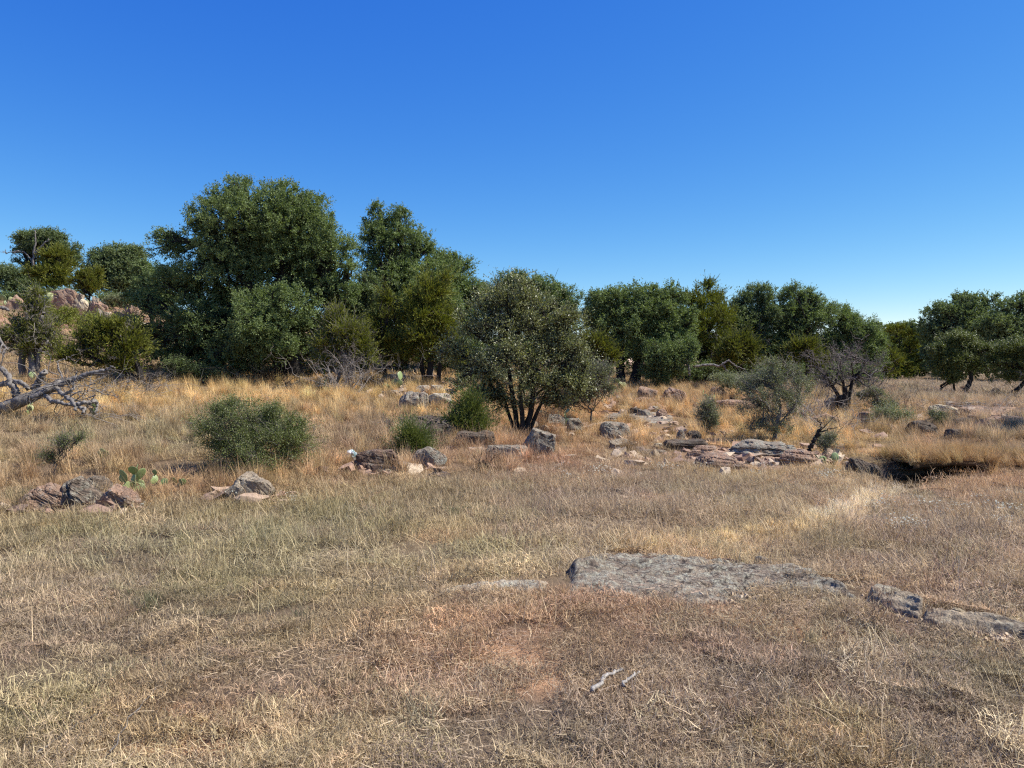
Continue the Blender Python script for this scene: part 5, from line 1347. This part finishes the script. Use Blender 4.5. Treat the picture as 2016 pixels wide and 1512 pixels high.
def make_kinds():
    kinds = {}
    def coll(nm, obs):
        c = bpy.data.collections.new(nm)
        for o in obs: c.objects.link(o)
        kinds[nm] = (c, len(obs))
    r = np.random.default_rng
    coll('thatch', [proto('thatch%d' % k, [blades(r(k), 760, .26, (.02, .075), (.0020, .0042), (-5, 60), (-90, 150), 4, (.46, .30)),
                                          blades(r(k + 50), 34, .24, (.05, .12), (.0018, .0032), (25, 85), (0, 130), 4, (.9, .2))]) for k in range(6)])
    coll('midthatch', [proto('midthatch%d' % k, [blades(r(k + 10), 520, .34, (.03, .10), (.0035, .006), (0, 60), (-40, 110), 3, (.48, .26)),
                                                blades(r(k + 60), 60, .3, (.10, .22), (.003, .005), (40, 88), (0, 70), 3, (.7, .2))]) for k in range(6)])
    coll('straw', [proto('straw%d' % k, [blades(r(k + 20), 7, .12, (.14, .34), (.0022, .0042), (5, 80), (-10, 60), 4, (1.0, .12))]) for k in range(8)])
    coll('bunch', [proto('bunch%d' % k, [blades(r(k + 30), 110, .10, (.16, .40), (.0035, .006), (52, 88), (5, 75), 4, (.52, .24)),
                                        blades(r(k + 35), 16, .08, (.30, .50), (.003, .005), (65, 88), (0, 45), 4, (.85, .15))]) for k in range(7)])
    coll('litter', [proto('litter%d' % k, [blades(r(k + 110), 70, .3, (.025, .11), (.002, .0045), (-2, 12), (-20, 30), 2, (.75, .35), base_h=.018)]) for k in range(6)])
    coll('tuft', [proto('tuft%d' % k, [blades(r(k + 40), 90, .09, (.06, .17), (.003, .005), (35, 85), (0, 80), 3, (.55, .25))]) for k in range(6)])
    coll('field', [proto('field%d' % k, [blades(r(k + 70), 260, .8, (.10, .34), (.012, .022), (35, 88), (0, 70), 2, (.5, .24))]) for k in range(6)])
    def forb(seed, n=9):
        rg = r(seed); st = blades(rg, n, .07, (.12, .26), (.0025, .004), (62, 89), (-8, 20), 4, (.35, .15))
        side = []
        for z in np.linspace(.03, .2, 5):
            v, q, t, a = blades(rg, n * 3, .08, (.02, .05), (.003, .006), (10, 75), (-30, 50), 2, (.4, .2)); v = v + [0, 0, z]; side.append((v, q, t, a))
        return [st] + side
    coll('forb', [proto('forb%d' % k, forb(k + 80)) for k in range(6)])
    def flower(seed):
        rg = r(seed)
        st = blades(rg, 60, .13, (.06, .13), (.0025, .004), (40, 88), (0, 40), 3, (.4, .2))
        n = 60; c = np.stack([rg.normal(0, .09, n), rg.normal(0, .09, n), rg.uniform(.07, .13, n)], 1)
        s = rg.uniform(.006, .012, n)[:, None]; ax = unit(rg.normal(0, 1, (n, 3)) * [1, 1, .3]); bx = unit(np.cross(ax, rg.normal(0, .4, (n, 3)) + [0, 0, 1]))
        V = np.stack([c - ax * s, c - bx * s, c + ax * s, c + bx * s], 1).reshape(-1, 3)
        return [st, (V, np.arange(n * 4).reshape(-1, 4), np.zeros((0, 3), int), np.full(n * 4, 2.0))]
    coll('flower', [proto('flower%d' % k, flower(k + 90)) for k in range(5)])
    return kinds
KINDS = make_kinds()

def scatter_group(coll):
    ng = bpy.data.node_groups.new('sward', 'GeometryNodeTree')
    ng.interface.new_socket(name='Geometry', in_out='INPUT', socket_type='NodeSocketGeometry')
    ng.interface.new_socket(name='Geometry', in_out='OUTPUT', socket_type='NodeSocketGeometry')
    gi = ng.nodes.new('NodeGroupInput'); go = ng.nodes.new('NodeGroupOutput')
    ip = ng.nodes.new('GeometryNodeInstanceOnPoints'); ci = ng.nodes.new('GeometryNodeCollectionInfo')
    ci.inputs['Collection'].default_value = coll; ci.inputs['Separate Children'].default_value = True; ci.inputs['Reset Children'].default_value = True
    ip.inputs['Pick Instance'].default_value = True
    def na(nm, dt):
        n = ng.nodes.new('GeometryNodeInputNamedAttribute'); n.data_type = dt; n.inputs['Name'].default_value = nm; return n.outputs['Attribute']
    L = ng.links.new
    L(gi.outputs[0], ip.inputs['Points']); L(ci.outputs[0], ip.inputs['Instance'])
    L(na('idx', 'INT'), ip.inputs['Instance Index'])
    er = ng.nodes.new('FunctionNodeEulerToRotation'); L(na('rot', 'FLOAT_VECTOR'), er.inputs[0]); L(er.outputs[0], ip.inputs['Rotation'])
    L(na('scl', 'FLOAT_VECTOR'), ip.inputs['Scale'])
    L(ip.outputs[0], go.inputs[0])
    return ng

def px_of(x, y): return 1008 + F * x / np.maximum(y, .5)

def excluded(x, y, grow=1.0):
    m = np.zeros(len(x), bool)
    for ex, ey, rx, ry in EXCL:
        m |= ((x - ex) / (rx * grow)) ** 2 + ((y - ey) / (ry * grow)) ** 2 < 1
    return m

def scatter(name, label, kind, d0, d1, dens, maskf, scale, seed, tintf=None, px0=-260, px1=2280, tilt=.12, zoff=-.004, ex=True, vary=.16, zf=None):
    rng = np.random.default_rng(seed)
    wd = (px1 - px0) / F
    area = wd * (d1 * d1 - d0 * d0) / 2
    n = int(area * dens)
    d = np.sqrt(rng.uniform(d0 * d0, d1 * d1, n)); px = rng.uniform(px0, px1, n)
    x = (px - 1008) / F * d; y = d
    z = terrain(x, y)
    ppx, ppy = proj(x, y, z)
    m = maskf(ppx, ppy, x, y)
    k = rng.random(n) < m
    if ex: k &= ~excluded(x, y)
    k &= (z > POOL_Z + .01) | (zf is not None)
    x, y, z = x[k], y[k], z[k]; n = len(x)
    if zf is not None: z = zf(x, y)
    c, _, _ = tint(x, y)
    if tintf is not None: c = tintf(c, x, y, rng)
    c = c * np.exp(rng.normal(0, vary, (n, 1))) * (1 + rng.normal(0, .03, (n, 3)))
    c = c * .88 + c.mean(1)[:, None] * np.array([1.28, 1.0, .68]) * .12
    me = bpy.data.meshes.new(name)
    me.vertices.add(n); me.vertices.foreach_set('co', np.stack([x, y, z + zoff], 1).astype(np.float32).ravel())
    coll, cnt = KINDS[kind]
    a = me.attributes.new('idx', 'INT', 'POINT'); a.data.foreach_set('value', rng.integers(0, cnt, n).astype(np.int32))
    a = me.attributes.new('rot', 'FLOAT_VECTOR', 'POINT')
    a.data.foreach_set('vector', np.stack([rng.normal(0, tilt, n), rng.normal(0, tilt, n), rng.uniform(0, 6.28, n)], 1).astype(np.float32).ravel())
    s = rng.uniform(scale[0], scale[1], n)
    s = s * (scale[2](x, y) if len(scale) > 2 else 1)
    hz = s * rng.uniform(.75, 1.25, n)
    a = me.attributes.new('scl', 'FLOAT_VECTOR', 'POINT'); a.data.foreach_set('vector', np.stack([s, s, hz], 1).astype(np.float32).ravel())
    a = me.attributes.new('tint', 'FLOAT_COLOR', 'POINT'); a.data.foreach_set('color', np.concatenate([np.clip(c, 0, 1), np.ones((n, 1))], 1).astype(np.float32).ravel())
    o = bpy.data.objects.new(name, me); COL.objects.link(o)
    md = o.modifiers.new('sward', 'NODES'); md.node_group = scatter_group(coll)
    tag(o, label, 'grass', None, 'stuff')
    print('SCATTER', name, n)

def edge_y(px):   # photo row where tall grass starts
    return np.interp(px, [-300, 0, 250, 450, 600, 760, 900, 1000, 1100, 1250, 1330, 1400, 1560, 1660, 1800, 2016, 2300],
                     [1020, 1012, 1004, 985, 958, 938, 946, 930, 905, 892, 888, 880, 880, 925, 935, 930, 930])
def tall(px, py, x, y):
    w = smooth(8, -14, py - edge_y(px) + 16 * n2(x, y, 1.6, 3, 90))
    shelf = smooth(1330, 1380, px) * smooth(1640, 1600, px) * smooth(860, 880, py)
    open_ = .62 * np.exp(-((px - 1400) / 190) ** 2 - ((py - 885) / 34) ** 2) + .5 * np.exp(-((px - 1880) / 130) ** 2 - ((py - 828) / 26) ** 2) + .4 * np.exp(-((px - 1280) / 90) ** 2 - ((py - 810) / 26) ** 2)
    open_ = np.clip(open_ * (1 + 1.2 * n2(x, y, .9, 3, 101)), 0, .92)
    return w * (1 - .85 * shelf) * (1 - open_)
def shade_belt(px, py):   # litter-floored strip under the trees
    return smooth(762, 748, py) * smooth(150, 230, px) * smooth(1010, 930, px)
WH = ('dry_grass', )
sc_near = lambda *a: 1.0
scatter('dry_grass', 'dense mat of short dry tan grass in the foreground', 'thatch', 1.6, 6.2, 72,
        lambda px, py, x, y: (1 - .72 * np.clip(bare(px, py, x, y), 0, 1)) * np.clip(.66 + .8 * n2(x, y, 2.8, 3, 91), .34, 1), (.7, 1.25), 1, vary=.24)
scatter('mown_grass', 'short dry tan and olive grass across the middle ground', 'midthatch', 5.6, 20, 18,
        lambda px, py, x, y: (1 - .8 * np.clip(bare(px, py, x, y), 0, 1)) * (1 - .5 * tall(px, py, x, y)) * smooth(5.4, 6.8, y), (.75, 1.2), 2)
scatter('plant_litter', 'flattened broken stalks and plant litter lying on the thatch', 'litter', 1.6, 9, 9, lambda px, py, x, y: np.clip(.5 + 1.2 * n2(x, y, 1.4, 3, 99), .05, 1), (.7, 1.2), 14, lambda c, x, y, r: c * .6 + np.array([.5, .42, .31])[None] * r.uniform(.15, .6, (len(c), 1)), tilt=.05)
scatter('straw_stalks', 'long pale straws sticking out of the short grass', 'straw', 1.8, 10.5, 9,
        lambda px, py, x, y: np.clip(.30 + 1.4 * n2(x, y, .9, 3, 92), .02, 1) * (1 - tall(px, py, x, y)), (.6, 1.1), 3, lambda c, x, y, r: c * .35 + PALE * .72)
scatter('grass_tufts', 'small standing tufts in the short grass', 'tuft', 2.0, 11.5, 9,
        lambda px, py, x, y: np.clip(.2 + 2.2 * n2(x, y, 1.2, 3, 93), 0, 1), (.6, 1.15), 4)
scatter('brown_weeds', 'reddish brown weed stems around the foreground rock slab', 'forb', 2.6, 8.5, 12,
        lambda px, py, x, y: np.clip(np.exp(-((py - 1215) / 75) ** 2 - ((px - 1500) / 480) ** 2) + .45 * np.exp(-((py - 1290) / 100) ** 2 - ((px - 1000) / 500) ** 2) + .35 * np.exp(-((py - 1110) / 60) ** 2 - ((px - 1800) / 300) ** 2) - .05, 0, 1) * np.clip(.55 + 1.5 * n2(x, y, 1.8, 3, 94), 0, 1),
        (.6, 1.15), 5, lambda c, x, y, r: c * .35 + np.array([.25, .125, .07]) * .65)
scatter('tall_grass', 'tall golden and rust bunch grass between the rocks', 'bunch', 8.2, 20, 17,
        lambda px, py, x, y: tall(px, py, x, y) * np.clip(.50 + 1.2 * n2(x, y, 1.5, 3, 95), .05, 1), (.5, 1.2), 6, vary=.26)
scatter('golden_grass', 'bright golden grass in front of the tree line', 'bunch', 19, 27, 9,
        lambda px, py, x, y: smooth(738, 750, py) * (1 - .9 * shade_belt(px, py)) * np.clip(.7 + .8 * n2(x, y, .6, 3, 96), .1, 1), (.7, 1.1), 7)
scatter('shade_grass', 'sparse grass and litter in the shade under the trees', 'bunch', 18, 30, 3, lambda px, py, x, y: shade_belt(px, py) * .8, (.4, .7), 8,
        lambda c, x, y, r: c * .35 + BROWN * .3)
scatter('pasture_grass', 'dry grass on the far field and hillside', 'field', 24, 90, 2.6,
        lambda px, py, x, y: np.clip(.55 + .9 * n2(x, y, .25, 3, 97), .08, 1) * (1 - .55 * smooth(30, 38, y) * (x < 0)), (.6, 1.0), 9,
        lambda c, x, y, r: c * (1 - (x > 8)[:, None] * .5) + np.array([.42, .33, .22]) * (x > 8)[:, None] * .45)
scatter('channel_grass', 'pale straw-coloured grass along the old channel', 'tuft', 6.2, 12.6, 60,
        lambda px, py, x, y: np.exp(-(chan(x, y) / .17) ** 2), (.6, 1.15), 10, lambda c, x, y, r: c * .15 + np.where((px_of(x, y) > 1600)[:, None], np.array([.86, .74, .52]), np.array([.74, .55, .26])) * .92)
scatter('bank_grass', 'overhanging dry grass along the pool bank', 'bunch', 11.8, 13.6, 170, lambda px, py, x, y: np.exp(-((y - 12.15 - .55 * np.clip((x - 5.35) / 4.2, 0, 1) - .12) / .38) ** 2) * (x > 6.2) * (x < 8.4), (.5, .9), 11,
        lambda c, x, y, r: c * .5 + GOLD * .35, tilt=.3, zf=lambda x, y: terrain(x, 12.9 + 0 * x + .55 * np.clip((x - 5.35) / 4.2, 0, 1) + .10 * n2(x, 0 * x, 1.4, 2, 33)) + .02)
scatter('flowering_weeds', 'low patches of white-flowered grey weed', 'flower', 6.5, 14.5, 14,
        lambda px, py, x, y: np.clip(sum(w * np.exp(-((px - a) / sx) ** 2 - ((py - b) / sy) ** 2) for a, b, sx, sy, w in
            [(1850, 1015, 130, 24, .8), (1720, 1050, 110, 14, .5), (1930, 1040, 90, 26, .5), (1120, 935, 110, 12, .6), (1540, 932, 90, 9, .9), (640, 955, 110, 8, .6), (280, 1010, 90, 9, .5), (500, 985, 60, 8, .4)]), 0, 1) * np.clip(.5 + 1.6 * n2(x, y, 2.5, 3, 98), 0, 1),
        (.7, 1.2), 12, lambda c, x, y, r: c * .2 + np.array([.24, .26, .18]) * .75)
scatter('green_weeds', 'small dark green weed clumps in the short grass', 'tuft', 3.5, 12, 26,
        lambda px, py, x, y: np.clip(sum(np.exp(-((px - a) / sx) ** 2 - ((py - b) / sy) ** 2) for a, b, sx, sy in
            [(650, 1222, 42, 14), (1415, 1118, 36, 10), (310, 1195, 70, 20), (930, 1165, 60, 14), (60, 985, 50, 18), (900, 1005, 60, 10), (1760, 935, 60, 10)]), 0, 1), (.5, 1.0), 13,
        lambda c, x, y, r: c * .25 + np.array([.13, .165, .07]) * .7)

def gravel():
    rng = np.random.default_rng(77)
    P, q, t = sphere_grid(7, 5)
    Vs, Q, T, A, off = [], [], [], [], 0
    spots = [(1500, 1196, 90, 12, 220), (1330, 1196, 110, 6, 90), (1180, 1190, 60, 8, 60), (1960, 1262, 60, 16, 420), (1860, 1252, 50, 10, 140), (1520, 1215, 100, 16, 120), (1120, 1190, 30, 8, 30), (900, 1168, 60, 8, 50), (1380, 880, 60, 8, 30)]
    for a, b, sx, sy, n in spots:
        for _ in range(n):
            px, py = a + rng.normal() * sx, b + rng.normal() * sy
            d = 1.65 * F / max(60, py - 720) if py > 1000 else gp_hit(px, py)
            g = gp(px, d); s = rng.uniform(.004, .012) * rng.choice([1, 1, 1.8])
            X = P * (1 + .35 * rng.standard_normal((len(P), 1))) * s * [1.2, 1, .7] @ rotm(*rng.uniform(0, 6, 3)).T + g + [0, 0, s * .15]
            Vs.append(X); Q.append(q + off); T.append(t + off); A.append(np.full(len(P), rng.random())); off += len(P)
    m, nt, out = nmat('gravel')
    at = N(nt, 'ShaderNodeAttribute', attribute_name='tone')
    c = ramp(nt, at.outputs['Fac'], [(0, (.24, .16, .10)), (.5, (.42, .30, .18)), (1, (.60, .48, .33))])
    pb = N(nt, 'ShaderNodeBsdfPrincipled'); nt.links.new(c, pb.inputs['Base Color']); pb.inputs['Roughness'].default_value = .9
    nt.links.new(pb.outputs[0], out.inputs[0])
    me = mk_mesh('gravel', np.concatenate(Vs), [np.concatenate(Q), np.concatenate(T)], {'tone': np.concatenate(A)}, m, smooth_=False)
    tag(link('gravel', me), 'loose pale gravel weathered off the foreground rock', 'gravel', None, 'stuff')
gravel()

def rubble():
    rng = np.random.default_rng(99)
    zones = [(1240, 800, 70, 14, 60), (1330, 850, 70, 16, 50), (1430, 800, 60, 14, 50), (1480, 900, 90, 12, 60), (1560, 905, 60, 10, 40), (1680, 805, 60, 14, 50), (1850, 825, 80, 20, 90), (1930, 810, 60, 10, 50),
             (830, 770, 70, 14, 70), (1000, 870, 60, 12, 40), (1110, 850, 50, 10, 30), (760, 925, 70, 10, 24), (160, 1000, 80, 8, 30), (500, 985, 40, 6, 12), (120, 590, 70, 12, 60), (240, 620, 50, 14, 60), (350, 640, 60, 12, 30), (1600, 905, 30, 8, 24), (1300, 915, 120, 14, 30)]
    P, q, t = sphere_grid(8, 6); P = np.sign(P) * np.abs(P) ** .6
    Vs, Q, T, A, off = [], [], [], [], 0
    for a, b, sx, sy, n in zones:
        for _ in range(int(n * 1.4)):
            px, py = a + rng.normal() * sx, b + rng.normal() * sy
            d = gp_hit(px, py)
            if d > 60: continue
            g = gp(px, d); s_ = rng.uniform(.03, .085) * rng.choice([1, 1, 1, 1.7]) * (1 if d < 30 else 2.2)
            X = P * (1 + .25 * rng.standard_normal((len(P), 1))) * s_ * [1.3, 1, .55] @ rotm(rng.normal(0, .3), rng.normal(0, .35), rng.uniform(0, 6)).T + g + [0, 0, s_ * .2]
            Vs.append(X); Q.append(q + off); T.append(t + off); A.append(np.full(len(P), rng.random())); off += len(P)
    m, nt, out = nmat('rubble')
    at = N(nt, 'ShaderNodeAttribute', attribute_name='tone')
    tc = N(nt, 'ShaderNodeTexCoord')
    c = ramp(nt, at.outputs['Fac'], [(0, (.14, .10, .075)), (.35, (.34, .21, .14)), (.7, (.40, .28, .185)), (1, (.50, .39, .26))])
    c = mixc(nt, .8, c, ramp(nt, noise_node(nt, 40, 4, .7, tc.outputs['Object']), [(.3, g3(.5)), (.7, g3(1.4))]), 'MULTIPLY')
    pb = N(nt, 'ShaderNodeBsdfPrincipled'); nt.links.new(c, pb.inputs['Base Color']); pb.inputs['Roughness'].default_value = .9
    nt.links.new(pb.outputs[0], out.inputs[0])
    tag(link('rubble', mk_mesh('rubble', np.concatenate(Vs), [np.concatenate(Q), np.concatenate(T)], {'tone': np.concatenate(A)}, m, smooth_=False)), 'loose broken stones strewn around the outcrops', 'rubble', None, 'stuff')
rubble()
